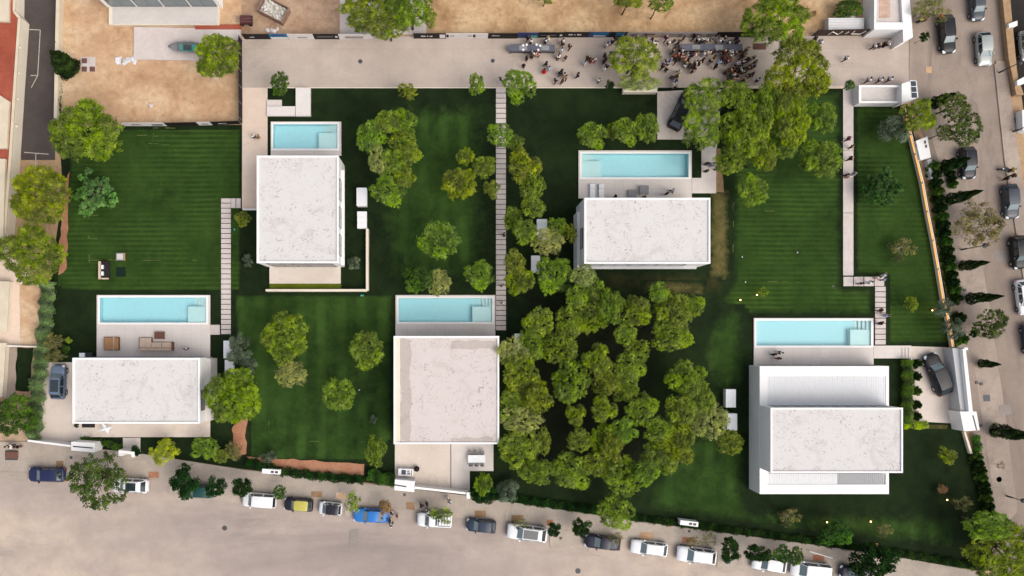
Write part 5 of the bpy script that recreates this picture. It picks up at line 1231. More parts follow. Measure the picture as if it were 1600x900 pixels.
for y in (-.4,.42): MB().box(-.3,y-.26,.42,-.02,y+.26,.72).local('cushion', M['white_s'], r, bevel=.05)
r = cushioned('side_table', 'square pale table with an orange edge on the striped lawn', 'table', (188,401), z=.01)
MB().box(-.55,-.48,.34,.5,.48,.42).local('table_top', M['midgrey'], r, bevel=.01); MB().box(.504,-.48,.34,.62,.48,.42).local('edge_board', M['wood'], r)
MB().box(-.4,-.36,.424,.36,.36,.5).local('tray', M['concrete'], r, bevel=.02)
for x, y in ((-.45,-.4),(.45,-.4),(-.45,.4),(.45,.4)): MB().box(x-.04,y-.04,0,x+.04,y+.04,.34).local('leg', M['darkgrey'], r)
mb = MB(); c = P(189,425); mb.box(c[0]-.6,c[1]-.6,.01,c[0]+.6,c[1]+.6,.06); thing1(mb, 'floor_mat', mk_plain('mat_green', C(24,42,34), .9, .1), 'dark green square mat on the lawn beside the black sofa', 'mat', bevel=.02)
for i, x in enumerate((925.5,939.5)):
    r = cushioned('sun_lounger', ['left','right'][i]+' one of two white sun loungers at the wide villa pool', 'sun lounger', (x,300), group='white sun loungers')
    MB().box(-.36,-1.0,.18,.36,1.0,.26).local('frame', M['white_s'], r, bevel=.02); MB().box(-.34,-.95,.264,.34,.4,.36).local('seat_cushion', M['white_s'], r, bevel=.04); MB().add([(-.34,.4,.27),(.34,.4,.27),(.34,.98,.5),(-.34,.98,.5),(-.34,.4,.37),(.34,.4,.37),(.34,.94,.6),(-.34,.94,.6)], [(0,3,2,1),(4,5,6,7),(0,1,5,4),(1,2,6,5),(2,3,7,6),(3,0,4,7)]).local('backrest', M['white_s'], r, bevel=.03)
    for a, b in ((-.3,-.9),(.3,-.9),(-.3,.9),(.3,.9)): MB().box(a-.03,b-.03,0,a+.03,b+.03,.18).local('leg', M['alu'], r)
for px, s_, lab, hh in (((987.5,303),.52,'lower grey square table right of the white loungers',.4),((1005.5,297.5),.55,'higher grey square table near the person on the pool terrace',.7)):
    r = cushioned('square_table', lab, 'table', px, group='grey tables on the pool terrace')
    MB().box(-s_,-s_,hh-.05,s_,s_,hh).local('table_top', M['midgrey'], r, bevel=.01)
    for a in (-1,1):
        for b in (-1,1): MB().box(a*s_*.85-.03,b*s_*.85-.03,0,a*s_*.85+.03,b*s_*.85+.03,hh-.05).local('leg', M['darkgrey'], r)
r = cushioned('dining_table', 'white outdoor dining table with chairs tucked in, bottom middle terrace', 'table', (744.5,716), z=.2)
MB().box(-1.1,-.48,.7,1.1,.48,.75).local('table_top', M['white_s'], r, bevel=.01)
for a in (-1,1):
    for b in (-1,1): MB().box(a*.95-.04,b*.38-.04,0,a*.95+.04,b*.38+.04,.7).local('leg', M['white_s'], r)
for i in range(6):
    x = [-.72,0,.72][i%3]; sgn = 1 if i < 3 else -1
    c = Vector(r.location) + Vector((x, sgn*.72, 0))
    q = empty('dining_chair', tuple(c), 'grey dining chair on the %s side of the white table, %s' % (['upper','lower'][i//3], ['left','middle','right'][i%3]), 'chair', 'dining chairs at the white table', 0 if sgn > 0 else math.pi)
    MB().box(-.24,-.24,.42,.24,.24,.47).local('seat', M['midgrey'], q, bevel=.02); MB().box(-.24,.2,.474,.24,.25,.86).local('backrest', M['midgrey'], q, bevel=.02)
    for a in (-.2,.2):
        for b in (-.2,.2): MB().box(a-.02,b-.02,0,a+.02,b+.02,.42).local('leg', M['alu'], q)
r = cushioned('kitchen_counter', 'white outdoor counter with hob and sink beside the entrance box', 'counter', (634,737), ang=-3, z=.05)
MB().box(-.95,-.45,0,.95,.45,.88).local('counter_body', M['white_s'], r, bevel=.02)
MB().box(-.5,-.28,.884,.05,.3,.91).local('hob', M['darkgrey'], r); MB().box(.22,-.26,.884,.62,-.02,.905).local('sink', M['alu'], r); MB().box(.75,-.4,.884,.82,.3,.93).local('rail', M['darkgrey'], r); MB().box(.2,.05,.884,.5,.28,.905).local('cutting_board', M['midgrey'], r)
mb = MB(); c = P(651,733,.6); mb.ball((c[0],c[1],.45), .36, 1.1, 12, 7, .1, 2); thing1(mb, 'covered_barbecue', M['fabric_blk'], 'round black covered barbecue right of the outdoor counter', 'barbecue', smooth=True)
r = empty('shade_canopy', (*P(171,668,.0), .15), 'small white star-shaped folded canopy below the lower left villa', 'canopy')
v = []; 
for i in range(8):
    a = i*math.pi/4+.39; rr = 1.0 if i % 2 == 0 else .42; v.append((math.cos(a)*rr*1.1, math.sin(a)*rr*.8, 1.15 if i%2==0 else 1.0))
MB().add(v+[(0,0,1.35)], [(i,(i+1)%8,8) for i in range(8)]).local('cloth', M['white_s'], r); MB().tube((0,0,0),(0,0,1.33),.04,.03,8).local('pole', M['alu'], r)
mb = MB(); mb.pbox(128,661,148,668,.15,.22); thing1(mb, 'planter_bed', M['darkpave'], 'long dark planter set in the terrace below the lower left villa', 'planter')
r = empty('garden_machine', (*P(130,555,.4), 0), 'white and black machine standing on the lawn above the lower left roof', 'machine')
MB().box(-.4,-.25,.1,.3,.3,.7).local('housing', M['white_s'], r, bevel=.04); MB().box(.35,-.35,.05,1.2,.35,.55).local('bin', M['black'], r, bevel=.04)
for s_ in (-.3,.32): MB().tube((-.1,s_,.15),(-.1,s_*1.2,.15),.15,.15,10).local('wheel', M['rubber'], r)
mb = MB(); mb.pprism([(365,357),(367,357),(367,360),(365,360)],0,.25); thing1(mb, 'valve_box', M['teal'], 'tiny teal valve box on the lawn left of the tall villa', 'valve box', bevel=.02)
mb = MB(); mb.pprism([(563,460.5),(568,460.5),(568,463),(563,463)],0,.2); thing1(mb, 'valve_box', M['teal'], 'tiny teal valve box below the L-shaped wall', 'valve box', bevel=.02)
r = empty('litter_bin', (*P(1133,874), 0), 'small teal litter bin left of a round clipped tree by the road', 'bin')
MB().box(-.3,-.22,.0,.3,.22,.95).local('bin_body', PNT['green'], r, bevel=.03); MB().box(-.33,-.25,.954,.33,.25,1.02).local('lid', PNT['green'], r, bevel=.02)
for (x, y, l) in ((39,723.5,'left'),):
    pass
# mailbox posts and white meter niches by the pavement
for px, an, lab in (((423.5,737),-4,'white niche cabinet with two dark openings beside the red earth strip'),((1077,818),-7,'white niche cabinet with two dark openings below the right-hand lawn')):
    r = empty('meter_cabinet', (*P(*px, 1.3), 0), lab, 'cabinet', 'white niche cabinets by the pavement', math.radians(an))
    MB().box(-1.15,-.3,0,1.15,.3,1.3).local('cabinet_body', M['white'], r, bevel=.03)
    for x in (.15,.68): MB().box(x-.18,-.16,1.303,x+.2,.12,1.32).local('opening', M['darkgrey'], r)
r = empty('barrier_rail', (*P(1278,864), .11), 'thin white rail beside the tree pit near the last white van', 'rail', None, math.radians(-17))
MB().tube((-1.5,0,.8),(1.5,0,.8),.05,.05,8).local('rail', M['white_s'], r); 
for x in (-1.4,1.4): MB().tube((x,0,0),(x,0,.8),.045,.045,8).local('post', M['white_s'], r)
# street lamps
def lamp(bx, by, tx, ty, label, head=True):
    d0 = math.hypot(bx-NX, by-NY); dt = math.hypot(tx-NX, ty-NY); h = max(H*(1-d0/dt), 2.2)
    r = empty('street_lamp', (*P(bx, by), .13), label, 'street lamp', 'street lamps on the right')
    MB().tube((0,0,-.12),(0,0,h),.07,.045,8).local('pole', M['black'], r); MB().tube((0,0,-.1),(0,0,.9),.11,.10,8).local('pole_base', M['black'], r)
    MB().tube((0,0,h),(0,0,h+.1),.30,.30,14).tube((0,0,h+.1),(0,0,h+.2),.3,.1,14).local('lamp_head', M['black'], r); MB().tube((0,0,h-.04),(0,0,h-.002),.2,.2,12).local('diffuser', M['white_s'], r)
lamp(1502,390,1537,383,'small dark street lamp beside the large yellowish olive'); lamp(1560,114,1592,96,'dark street lamp below the silver hatchback'); lamp(1573,775,1597,782,'dark street lamp on the lower right pavement'); lamp(1582,206,1612,194,'dark street lamp near the lower white pillar')
# low garden lamps, lit at dusk
for x, y, lit, lab in ((1181,461,1,'glowing garden lamp beside the small green shrub above the louvred villa pool'),(1155,469,1,'glowing garden lamp on the lawn right of the grove'),(1290,815,1,'glowing garden lamp at the left of three below the louvred villa'),(1358,814,1,'middle glowing garden lamp below the louvred villa'),(1477,780,1,'right-hand glowing garden lamp between two dry bushes'),(1454,485,1,'glowing garden lamp beside the lit wall'),
   (1158,402,0,'small pale unlit lamp on the striped lawn near the dry strip'),(1163,441,0,'small pale unlit lamp on the striped lawn above the glowing lamp'),(1244,395,0,'small pale unlit lamp on the striped lawn near the straight path'),(562,609,0,'small pale unlit lamp on the vertical striped lawn')):
    r = empty('garden_lamp', (*P(x, y), 0), lab, 'garden lamp', 'low garden lamps')
    MB().tube((0,0,0),(0,0,.25),.03,.03,6).local('stake', M['black'], r); MB().tube((0,0,.25),(0,0,.36),.07,.11,10).local('shade', M['alu'], r); MB().ball((0,0,.40),.085 if lit else .07,1,8,6).local('bulb', M['bulb'] if lit else M['white_s'], r, True)
    if lit:
        l = bpy.data.lights.new('lamp_light', 'POINT'); l.energy = 14; l.color = (1,.62,.28); l.shadow_soft_size = .1; lo = bpy.data.objects.new('lamp_light', l); col.objects.link(lo); lo.parent = r; lo.location = (0,0,.75)
# bins, bench at the lower left corner
r = empty('waste_trolley', (*P(18,711,.5), .11), 'dark flat trolley with a lattice top on the lower left pavement', 'trolley')
MB().box(-.75,-.45,.25,.75,.45,.4).local('platform', M['wood_d'], r, bevel=.02)
for a in (-.6,.6):
    for b in (-.35,.35): MB().tube((a,b-.04,.13),(a,b+.04,.13),.13,.13,10).local('wheel', M['rubber'], r)
# banner fences
def banner(x0, x1, yb, mat, label, marks=None, h=1.75, y2=None, mark='text', grp='banners hung on the building fence', frame=True):
    a = P(x0, yb, 0); b = P(x1, y2 if y2 else yb, 0)
    r = empty('banner', ((a[0]+b[0])/2, (a[1]+b[1])/2, 0), label, 'banner', grp)
    L = math.hypot(b[0]-a[0], b[1]-a[1]); r.rotation_euler = (0,0,math.atan2(b[1]-a[1], b[0]-a[0]))
    MB().box(-L/2,-.02,.08,L/2,.02,h).local('cloth', M[mat], r)
    if frame:
        for x in (-L/2+.03, L/2-.03): MB().tube((x,.06,0),(x,.06,h+.05),.03,.03,6).local('post', M['alu'], r)
    for mk_ in (marks or []):
        x, z, w, hh = mk_[:4]; m2 = mk_[4] if len(mk_) > 4 else mark
        MB().box(x*L/2-w/2, -.035, z, x*L/2+w/2, -.023, z+hh).local('printed_mark', M[m2], r)
    return r
def scribble(x, z, n, w=.16, h=.28, seed=1):
    g = random.Random(seed); o = []; cx = x
    for i in range(n): o.append((cx, z, w*g.uniform(.6,1), h*g.uniform(.6,1))); cx += .075
    return o
Y0 = 61.5
banner(383,424,Y0,'banner_k','black banner at the left end of the long fence, faint lettering', scribble(-.5,.7,5,.14,.2,1))
banner(424,452,Y0,'banner_b','blue and white banner second from the left on the long fence', [(0,.1,2.2,.7,'banner_w'),(0,1.2,1.6,.35,'banner_n')])
banner(452,492,Y0,'banner_w','white banner with faint sketch, third from the left', [(.1,.5,1.2,.35,'banner_g')])
banner(492,531,Y0,'banner_k','black banner with a small round mark before the white one', [(-.1,.85,2.0,.12,'banner_g'),(.8,.7,.3,.4)])
banner(531,583,Y0,'banner_w','white banner with a grey picture left of the hanging pine', [(-.1,.35,2.3,.7,'banner_g')])
banner(647,686,Y0-1,'banner_k','black banner with white lettering right of the hanging pine', scribble(-.35,.7,4,.2,.4,2)+scribble(.1,.7,1,.2,.4,3)+scribble(.3,.7,3,.2,.4,4))
banner(686,697,Y0-1,'banner_t','narrow white sign in a brown frame on the fence', [(0,.3,.7,1.1,'banner_w')])
banner(697,743,Y0-1,'banner_w','pale banner with crossed dark wedges', [(-.9,.5,.3,.9,'banner_t'),(.9,.5,.3,.9,'banner_t'),(-.6,.8,.6,.3,'banner_g'),(.6,.8,.6,.3,'banner_g')])
banner(743,762,Y0-1,'banner_w','plain white banner panel beside the long black one')
banner(762,808,Y0-1,'banner_k','long black banner left of the shorter table', scribble(-.7,.95,7,.12,.2,5))
banner(808,840,Y0-2,'banner_n','blue banner directly above the shorter table', [(.6,.1,.8,.8,'teal')])
banner(840,879,Y0-2.5,'banner_k','black banner with a thin line and round mark above the shorter table', [(-.2,.8,2.0,.1,'banner_g'),(.8,.6,.3,.5)])
banner(879,918,Y0-3,'banner_k','black banner with bold white lettering right of the shorter table', scribble(-.55,.8,4,.2,.35,6)+scribble(-.1,.8,1,.2,.35,7)+scribble(.12,.8,4,.2,.35,8))
banner(918,950,Y0-3,'banner_n','dark banner with a blue sky picture', [(.1,.9,1.9,.75,'banner_b'),(.1,.4,1.6,.3,'banner_w')])
banner(950,977,Y0-3,'banner_k','dark banner with a bright blue block', [(.2,.5,1.1,1.1,'banner_b')])
banner(977,1000,Y0-3,'banner_g','grey banner with a dark streak above the crowd pine', [(0,.8,1.0,.2,'banner_t')])
banner(1000,1032,Y0-3,'banner_g','grey banner with dark shapes and an ochre patch', [(-.2,.9,1.2,.3,'banner_t'),(.5,.1,.8,.5,'wood')])
banner(1032,1075,Y0-3,'banner_g','pale grey banner above the left end of the long table', [(.0,.9,1.6,.12,'banner_t')])
banner(1075,1115,Y0-3,'banner_g','pale grey banner above the middle of the long table', [(-.4,.9,.9,.2,'banner_t'),(.5,.9,.7,.15,'banner_t')])
banner(1115,1182,Y0-3,'banner_k','black banner above the right half of the long table')
r = banner(1268,1352,56.5,'banner_t','dark brown banner with large white letters beside the patio building', None, 2.0, 55, frame=True)
# the large letters, as they read in the picture
def letter_strokes(parent, strokes, x, s, z=.55):
    for k, (a, b, c, d) in enumerate(strokes):
        mb = MB(); A = Vector((x+a*s, -.04, z+b*s*1.05)); B = Vector((x+c*s, -.04, z+d*s*1.05)); mb.tube(A, B, .07, .07, 6); mb.local('letter_stroke', M['text'], parent)
LT = {'N': [(0,0,.15,1),(.15,1,1.4,0),(1.4,0,1.6,1)], 'I': [(0,.2,.15,.8)], 'U': [(0,1,0,.1),(0,.1,1.3,0),(1.3,0,1.5,1)]}
letter_strokes(r, LT['N'], -1.55, .85); letter_strokes(r, LT['I'], .52, .9); letter_strokes(r, LT['U'], 1.3, .95)
# dark fence round the dirt lot
fr = empty('site_fence', (*P(378,125), 0), 'dark mesh fence along the right side of the dirt lot', 'fence')
MB().bar((0,P(0,62)[1]-P(0,125)[1]), (.05,P(0,193)[1]-P(0,125)[1]), .06, .05, 1.6).local('mesh_panel', M['fabric_blk'], fr)
for k in range(6): MB().tube((.06,5.0-k*2.05,0),(.06,5.0-k*2.05,1.8),.05,.05,6).local('post', M['alu'], fr)
banner(196,262,197,'banner_w','torn white banner along the bottom of the dirt lot', [(-.4,.5,1.2,.5,'banner_g'),(.6,.4,1.4,.5,'banner_k')], 1.5, 197, grp='banners at the foot of the dirt lot')
banner(262,312,197,'banner_k','black banner in the middle of the dirt lot edge', None, 1.5, 196, grp='banners at the foot of the dirt lot')
banner(312,333,196,'banner_w','short white banner on the dirt lot edge', [(0,.4,.8,.5,'banner_g')], 1.5, 195.5, grp='banners at the foot of the dirt lot')
banner(333,377,195.5,'banner_k','black banner with faint lettering at the right corner of the dirt lot', scribble(-.5,.6,8,.14,.2,11), 1.5, 194, grp='banners at the foot of the dirt lot')
# catering tables
def buffet(x0, x1, y, label, n, z=.012):
    a = P(x0, y, .9); b = P(x1, y, .9); L = b[0]-a[0]
    r = empty('buffet_table', ((a[0]+b[0])/2, a[1], z), label, 'table', 'long catering tables')
    MB().box(-L/2,-.42,.82,L/2,.42,.9).local('table_top', M['table'], r, bevel=.01); MB().box(-L/2,-.46,.45,L/2,-.425,.815).box(-L/2,.425,.45,L/2,.46,.815).local('skirt', M['table_k'], r)
    for i in range(n+1):
        x = -L/2+.06+(L-.12)*i/n
        for s_ in (-.38,.38): MB().box(x-.04,s_-.04,0,x+.04,s_+.04,.82).local('leg', M['table_k'], r)
    return r
T1 = buffet(797,867,75,'shorter dark catering table with dishes, left of the crowd pine', 3)
T2 = buffet(1062,1160,74,'longer dark catering table in the thick of the crowd', 4)
g = random.Random(12)
for tb, xs in ((T1, (-2.6,-1.2,.2,1.6)), (T2, (-3.3,-1.9,-.4,1.0,2.6))):
    for i, x in enumerate(xs):
        o = MB().box(-.5,-.3,0,.5,.3,.04).local('serving_tray', M['midgrey' if i % 2 else 'table'], None, bevel=.01); o.location = Vector(tb.location) + Vector((x, 0, .905))
        tag(o, '%s serving tray on the %s catering table' % (ordn[i], 'shorter' if tb is T1 else 'longer'), 'tray', 'serving trays on the catering tables')
for i, (x, y) in enumerate(((817.5,71),(817.5,78),(838.5,70),(844,71.5),(841,78),(823,70))):
    o = MB().disc(0,0,0,.15,14,.03).local('plate', M['white_s'], None); p = P(x, y, .93); o.location = (p[0], p[1], .955)
    tag(o, ['white plate at the upper left of the shorter table','white plate at the lower left of the shorter table','white plate at the upper middle of the shorter table','white plate beside the standing group on the shorter table','white plate on the lower middle of the shorter table','white plate near the upper edge of the shorter table'][i], 'plate', 'plates on the shorter table')
mb = MB(); q = wrect((1178,68,1197,77), .1); mb.box(q[0],q[1],.01,q[2],q[3],.12); thing1(mb, 'planter_bed', M['wood_d'], 'dark square planter bed right of the longer catering table', 'planter')
mb = MB(); mb.pbox(974,137.5,1027,144,.0,.9); thing1(mb, 'low_wall', M['cream'], 'cream wall between the crowd pavement and the lawn', 'wall')
# ------------------------------------------------------------------ people
def skin_mesh(name, chains, rad, root_i, levels=1):
    """chains: dict name->coords; rad: name->(rx,ry); edges from chains"""
    names = list(chains['v'].keys()); idx = {n: i for i, n in enumerate(names)}
    me = bpy.data.meshes.new(name+'_sk'); me.from_pydata([chains['v'][n] for n in names], [(idx[a], idx[b]) for a, b in chains['e']], [])
    o = bpy.data.objects.new(name+'_sk', me); col.objects.link(o)
    o.modifiers.new('skin', 'SKIN'); sub = o.modifiers.new('sub', 'SUBSURF'); sub.levels = levels; sub.render_levels = levels
    if not me.skin_vertices: pass
    sv = me.skin_vertices[0].data if me.skin_vertices else None
    if sv is None:
        bpy.context.view_layer.objects.active = o; bpy.ops.object.select_all(action='DESELECT'); o.select_set(True); bpy.ops.mesh.customdata_skin_add(); sv = me.skin_vertices[0].data
    for n in names:
        r = rad[n]; sv[idx[n]].radius = r if isinstance(r, tuple) else (r, r); sv[idx[n]].use_root = (n == root_i)
    dg = bpy.context.evaluated_depsgraph_get(); ev = o.evaluated_get(dg); out = bpy.data.meshes.new_from_object(ev); out.name = name
    bpy.data.objects.remove(o); out.materials.clear(); out.materials.append(M['black'])
    out.polygons.foreach_set('use_smooth', [True]*len(out.polygons)); return out
POSES = {  # leg swing, arm poses
 'stand': dict(la=0, ra=0, lh=(-.26,.06,.84), rh=(.26,.06,.84), le=(-.24,-.03,1.12), re=(.24,-.03,1.12)),
 'walk': dict(la=.24, ra=-.24, lh=(-.25,-.14,.88), rh=(.25,.24,.92), le=(-.24,-.1,1.12), re=(.24,.04,1.12)),
 'glass': dict(la=.04, ra=-.03, lh=(-.25,.06,.84), rh=(.16,.36,1.18), le=(-.24,-.03,1.12), re=(.25,.02,1.12)),
 'talk': dict(la=-.03, ra=.08, lh=(-.12,.34,1.08), rh=(.14,.32,1.12), le=(-.27,.02,1.14), re=(.27,.02,1.14)),
}
PM = {}
for pn, q in POSES.items():
    la, ra = q['la'], q['ra']
    def mid(a, b, t): return tuple(a[i]*(1-t)+b[i]*t for i in range(3))
    V = {'pel':(0,0,.95),'sp':(0,0,1.12),'ch':(0,0,1.33),'nk':(0,.005,1.46),'hb':(0,.015,1.545),'hm':(0,.02,1.62),'ht':(0,.015,1.70),
         'ls':(-.175,0,1.40),'le':q['le'],'lw':mid(q['le'],q['lh'],.8),'lh':q['lh'],'rs':(.175,0,1.40),'re':q['re'],'rw':mid(q['re'],q['rh'],.8),'rh':q['rh'],
         'lp':(-.095,0,.90),'lk':(-.10,la*.6+.02,.50),'la':(-.10,la-.02,.09),'lt':(-.11,la+.15,.035),'rp':(.095,0,.90),'rk':(.10,ra*.6+.02,.50),'ra':(.10,ra-.02,.09),'rt':(.11,ra+.15,.035)}
    E = [('pel','sp'),('sp','ch'),('ch','nk'),('nk','hb'),('hb','hm'),('hm','ht'),('ch','ls'),('ls','le'),('le','lw'),('lw','lh'),('ch','rs'),('rs','re'),('re','rw'),('rw','rh'),('pel','lp'),('lp','lk'),('lk','la'),('la','lt'),('pel','rp'),('rp','rk'),('rk','ra'),('ra','rt')]
    Rb = dict(pel=(.13,.10),sp=(.12,.09),ch=(.14,.10),nk=.05,hb=.07,hm=(.082,.095),ht=.06,ls=.055,le=.04,lw=.028,lh=.042,rs=.055,re=.04,rw=.028,rh=.042,lp=.085,lk=.058,la=.04,lt=.038,rp=.085,rk=.058,ra=.04,rt=.038)
    body = skin_mesh('person_body', {'v': V, 'e': E}, Rb, 'pel')
    Vs = {k: V[k] for k in ('pel','sp','ch','ls','rs')}; Vs['nk'] = (0,0,1.43); Vs['le'] = mid(V['ls'],V['le'],.85); Vs['re'] = mid(V['rs'],V['re'],.85)
    Es = [('pel','sp'),('sp','ch'),('ch','nk'),('ch','ls'),('ls','le'),('ch','rs'),('rs','re')]
    Rs = dict(pel=(.165,.125),sp=(.16,.12),ch=(.175,.13),nk=.075,ls=.085,le=.062,rs=.085,re=.062)
    shirt = skin_mesh('shirt', {'v': Vs, 'e': Es}, Rs, 'pel')
    Vt = {k: V[k] for k in ('pel','lp','lk','rp','rk')}; Vt['la'] = mid(V['lk'],V['la'],.9); Vt['ra'] = mid(V['rk'],V['ra'],.9)
    Et = [('pel','lp'),('lp','lk'),('lk','la'),('pel','rp'),('rp','rk'),('rk','ra')]
    Rt = dict(pel=(.15,.115),lp=.11,lk=.082,la=.066,rp=.11,rk=.082,ra=.066)
    trs = skin_mesh('trousers', {'v': Vt, 'e': Et}, Rt, 'pel')
    drs = MB(); ring = [(1.42,.09,.07),(1.32,.18,.12),(1.12,.15,.11),(.95,.19,.14),(.70,.23,.19),(.48,.27,.23)]; n = 14; vs = []
    for z, a, b in ring:
        for i in range(n): t = 2*math.pi*i/n; w = 1+.05*math.sin(t*5)*(z<.9); vs.append((a*w*math.cos(t), b*w*math.sin(t), z))
    drs.add(vs, [(i*n+j, i*n+(j+1)%n, (i+1)*n+(j+1)%n, (i+1)*n+j) for i in range(len(ring)-1) for j in range(n)])
    hr = MB(); hr.ball((0,-.012,1.665), .108, 1.02, 12, 8, .03, 3); hs = hr.mesh('hair', M['black'], True)
    hl = MB(); hl.ball((0,-.02,1.66), .115, 1.05, 12, 8, .03, 4); hl.add([(x,y,z) for x,y,z in [(-.09,-.06,1.66),(.09,-.06,1.66),(.10,-.12,1.42),(-.10,-.12,1.42),(-.07,-.02,1.42),(.07,-.02,1.42)]], [(0,1,2,3),(3,2,5,4),(0,3,4),(1,5,2)]); hlm = hl.mesh('long_hair', M['black'], True)
    PM[pn] = (body, shirt, trs, drs.mesh('dress', M['black'], True), hs, hlm)
CLR = {'white':C(238,238,240),'black':(.012,.012,.014,1),'navy':C(34,36,62),'grey':C(120,120,126),'dark grey':C(62,60,66),'brown':C(98,66,52),'tan':C(190,160,126),'pink':C(222,164,158),'red':C(208,30,44),'light blue':C(168,192,222),'blue':C(88,110,170),'teal':C(60,110,104),
 'dark green':C(46,58,44),'maroon':C(98,44,52),'purple':C(74,44,78),'yellow':C(214,198,112),'peach':C(226,176,146),'rust':C(158,84,58),'lavender':C(206,200,226),'olive':C(86,80,54),'magenta':C(150,40,100),'cream':C(232,222,204)}
CM = {k: mk_plain('cloth_'+k.replace(' ','_'), v, .85, .15, var=.15, scale=8) for k, v in CLR.items()}
SK = [mk_plain('skin_light', C(214,166,138), .6, .3), mk_plain('skin_tan', C(178,126,98), .6, .3), mk_plain('skin_brown', C(126,84,64), .6, .3)]
HR = {'dark': mk_plain('hair_dark', C(34,26,24), .6, .3), 'brown': mk_plain('hair_brown', C(92,62,44), .6, .3), 'fair': mk_plain('hair_fair', C(190,150,104), .6, .3), 'grey': mk_plain('hair_grey', C(150,146,142), .6, .3)}
pcount = 0
seen_labels = {}
PEOPLE = []
def person(x, y, top, bottom, where, pose=None, hair=None, face=None, dress=False, group=None, z=.012):
    PEOPLE.append((x, y, top, bottom, where, pose, hair, face, dress, group, z))
def build_people():
    # wording: look + place; where two share both, tell them apart by their place in the row
    cl = {}
    for p in PEOPLE: cl.setdefault((p[2], p[3], p[4], p[8]), []).append(p)
    for i, p in enumerate(PEOPLE):
        x, y, top, bottom, where, pose, hair, face, dress, group, z = p; g = random.Random(i*13+5)
        pose = pose or g.choice(['stand','glass','talk','walk','glass']); hair = hair or g.choice(['dark','dark','brown','dark','fair','grey']); face = g.uniform(0, 360) if face is None else face
        same = sorted(cl[(top, bottom, where, dress)], key=lambda q: q[0]*1.0 + q[1]*.01)
        look = ('person in a %s dress' % top) if dress else (('person all in %s' % top) if top == bottom else 'person in %s top, %s trousers' % (top, bottom))
        lab = look + ' ' + where
        if len(same) > 1:
            k = same.index(p); lab = look + ' ' + where + ', ' + (['left one','right one'] if len(same) == 2 else (['leftmost','middle one','rightmost'] if len(same) == 3 else [nth[j]+' from left' for j in range(len(same))]))[k]
        bd, sh_, tr_, dr_, hs, hl = PM[pose]
        cx, cy = P(x, y, .9); s_ = g.uniform(.93, 1.06)
        b = link('person', bd); b.location = (cx, cy, z); b.rotation_euler = (0,0,math.radians(face)-math.pi/2); b.scale = (s_*1.08, s_*1.08, s_)
        def setm(o, m): o.material_slots[0].link = 'OBJECT'; o.material_slots[0].material = m
        setm(b, g.choice(SK)); tag(b, lab, 'person', group)
        if dress: setm(link('dress', dr_, b), CM[top])
        else: setm(link('shirt', sh_, b), CM[top]); setm(link('trousers', tr_, b), CM[bottom])
        setm(link('hair', hl if (dress or g.random() < .35) else hs, b), HR[hair])
G1 = 'people standing round the shorter catering table'; G2 = 'people standing round the longer catering table'; G3 = 'people standing in the wide street'
w = 'above the shorter table'
for a in [(825,61,'black','black'),(829,65,'white','black'),(852,64,'white','dark grey'),(856,62,'cream','black')]: person(*a, w, group=G1)
w = 'below the shorter table'
for a in [(823,91,'black','black'),(831,88,'dark grey','black'),(833,84,'white','black'),(838,84,'peach','tan'),(842,85,'pink','brown')]: person(*a, w, group=G1)
w = 'right of the shorter table'
for a in [(879,64,'white','black'),(879,69,'black','black'),(890,73,'brown','black'),(877,78,'white','white'),(874,87,'white','pink'),(883,91,'black','black'),(872,90,'cream','black')]: person(*a, w, group=G1)
person(818,103,'black','black','alone above the rounded pine at the slab path', group=G3)
person(853,100,'black','black','standing just above the red dress', group=G3); person(850.5,111,'red','red','in the open street below the shorter table', dress=True, group=G3, hair='dark'); person(858,107,'light blue','light blue','beside the red dress', group=G3)
w = 'in loose ring near round shrub'
for a in [(877,112,'black','black'),(875,116,'black','dark grey'),(868,126,'black','brown'),(878,128,'brown','black'),(884,121,'tan','brown'),(882,117,'cream','tan')]: person(*a, w, group=G3)
person(903,118,'navy','navy','walking alone left of the small round shrub', 'walk', group=G3); person(936,126,'white','black','right beside the small round shrub', group=G3)
w = 'in group left of crowd pine'
for a in [(914,99,'light blue','white'),(918,91,'black','black'),(922,94,'brown','brown'),(926,95,'pink','red'),(928,94,'white','black')]: person(*a, w, group=G3)
w = 'at left edge of crowd pine'
for a in [(948,70,'white','cream'),(951,68,'lavender','black'),(956,66,'navy','black'),(945,87,'black','black'),(946,94,'dark grey','black'),(944,96,'black','purple'),(954,85,'teal','black'),(955,90,'white','light blue'),(944,107,'white','white'),(948,104,'black','black')]: person(*a, w, group=G3)
w = 'between banners and crowd pine'
for a in [(961,61,'black','black'),(965,63,'dark grey','black'),(974,60,'dark green','black'),(979,63,'dark grey','navy'),(994,60,'black','brown'),(1009,59,'black','maroon'),(1018,64,'black','black'),(1022,68,'white','tan'),(1026,68,'cream','black'),(1014,68,'maroon','black')]: person(*a, w, group=G3)
w = 'under the pale tree fringe'
for a in [(997,127,'white','dark grey'),(986,133,'grey','light blue'),(980,134,'dark grey','black'),(1006,128,'dark grey','grey')]: person(*a, w, group=G3)
w = 'left of the longer table'
for a in [(1040,60,'purple','maroon'),(1044,67,'white','black'),(1054,63,'olive','dark grey'),(1068,60,'brown','brown'),(1060,67,'dark grey','black'),(1053,77,'dark grey','dark grey'),(1051,81,'black','dark green')]: person(*a, w, group=G2)
person(1066,79,'white','white','leaning at the left end of the longer table', group=G2)
w = 'above the longer table'
for a in [(1084,58,'navy','black'),(1090,62,'white','black'),(1095,65,'black','black'),(1099,62,'white','navy'),(1103,63,'cream','black'),(1112,60,'grey','dark grey'),(1122,60,'grey','white'),(1124,64,'white','white'),(1131,61,'purple','white'),(1130,63,'white','black'),(1139,66,'white','black'),(1150,61,'purple','dark grey'),(1152,66,'dark grey','maroon')]: person(*a, w, group=G2)
w = 'in knot below longer table'
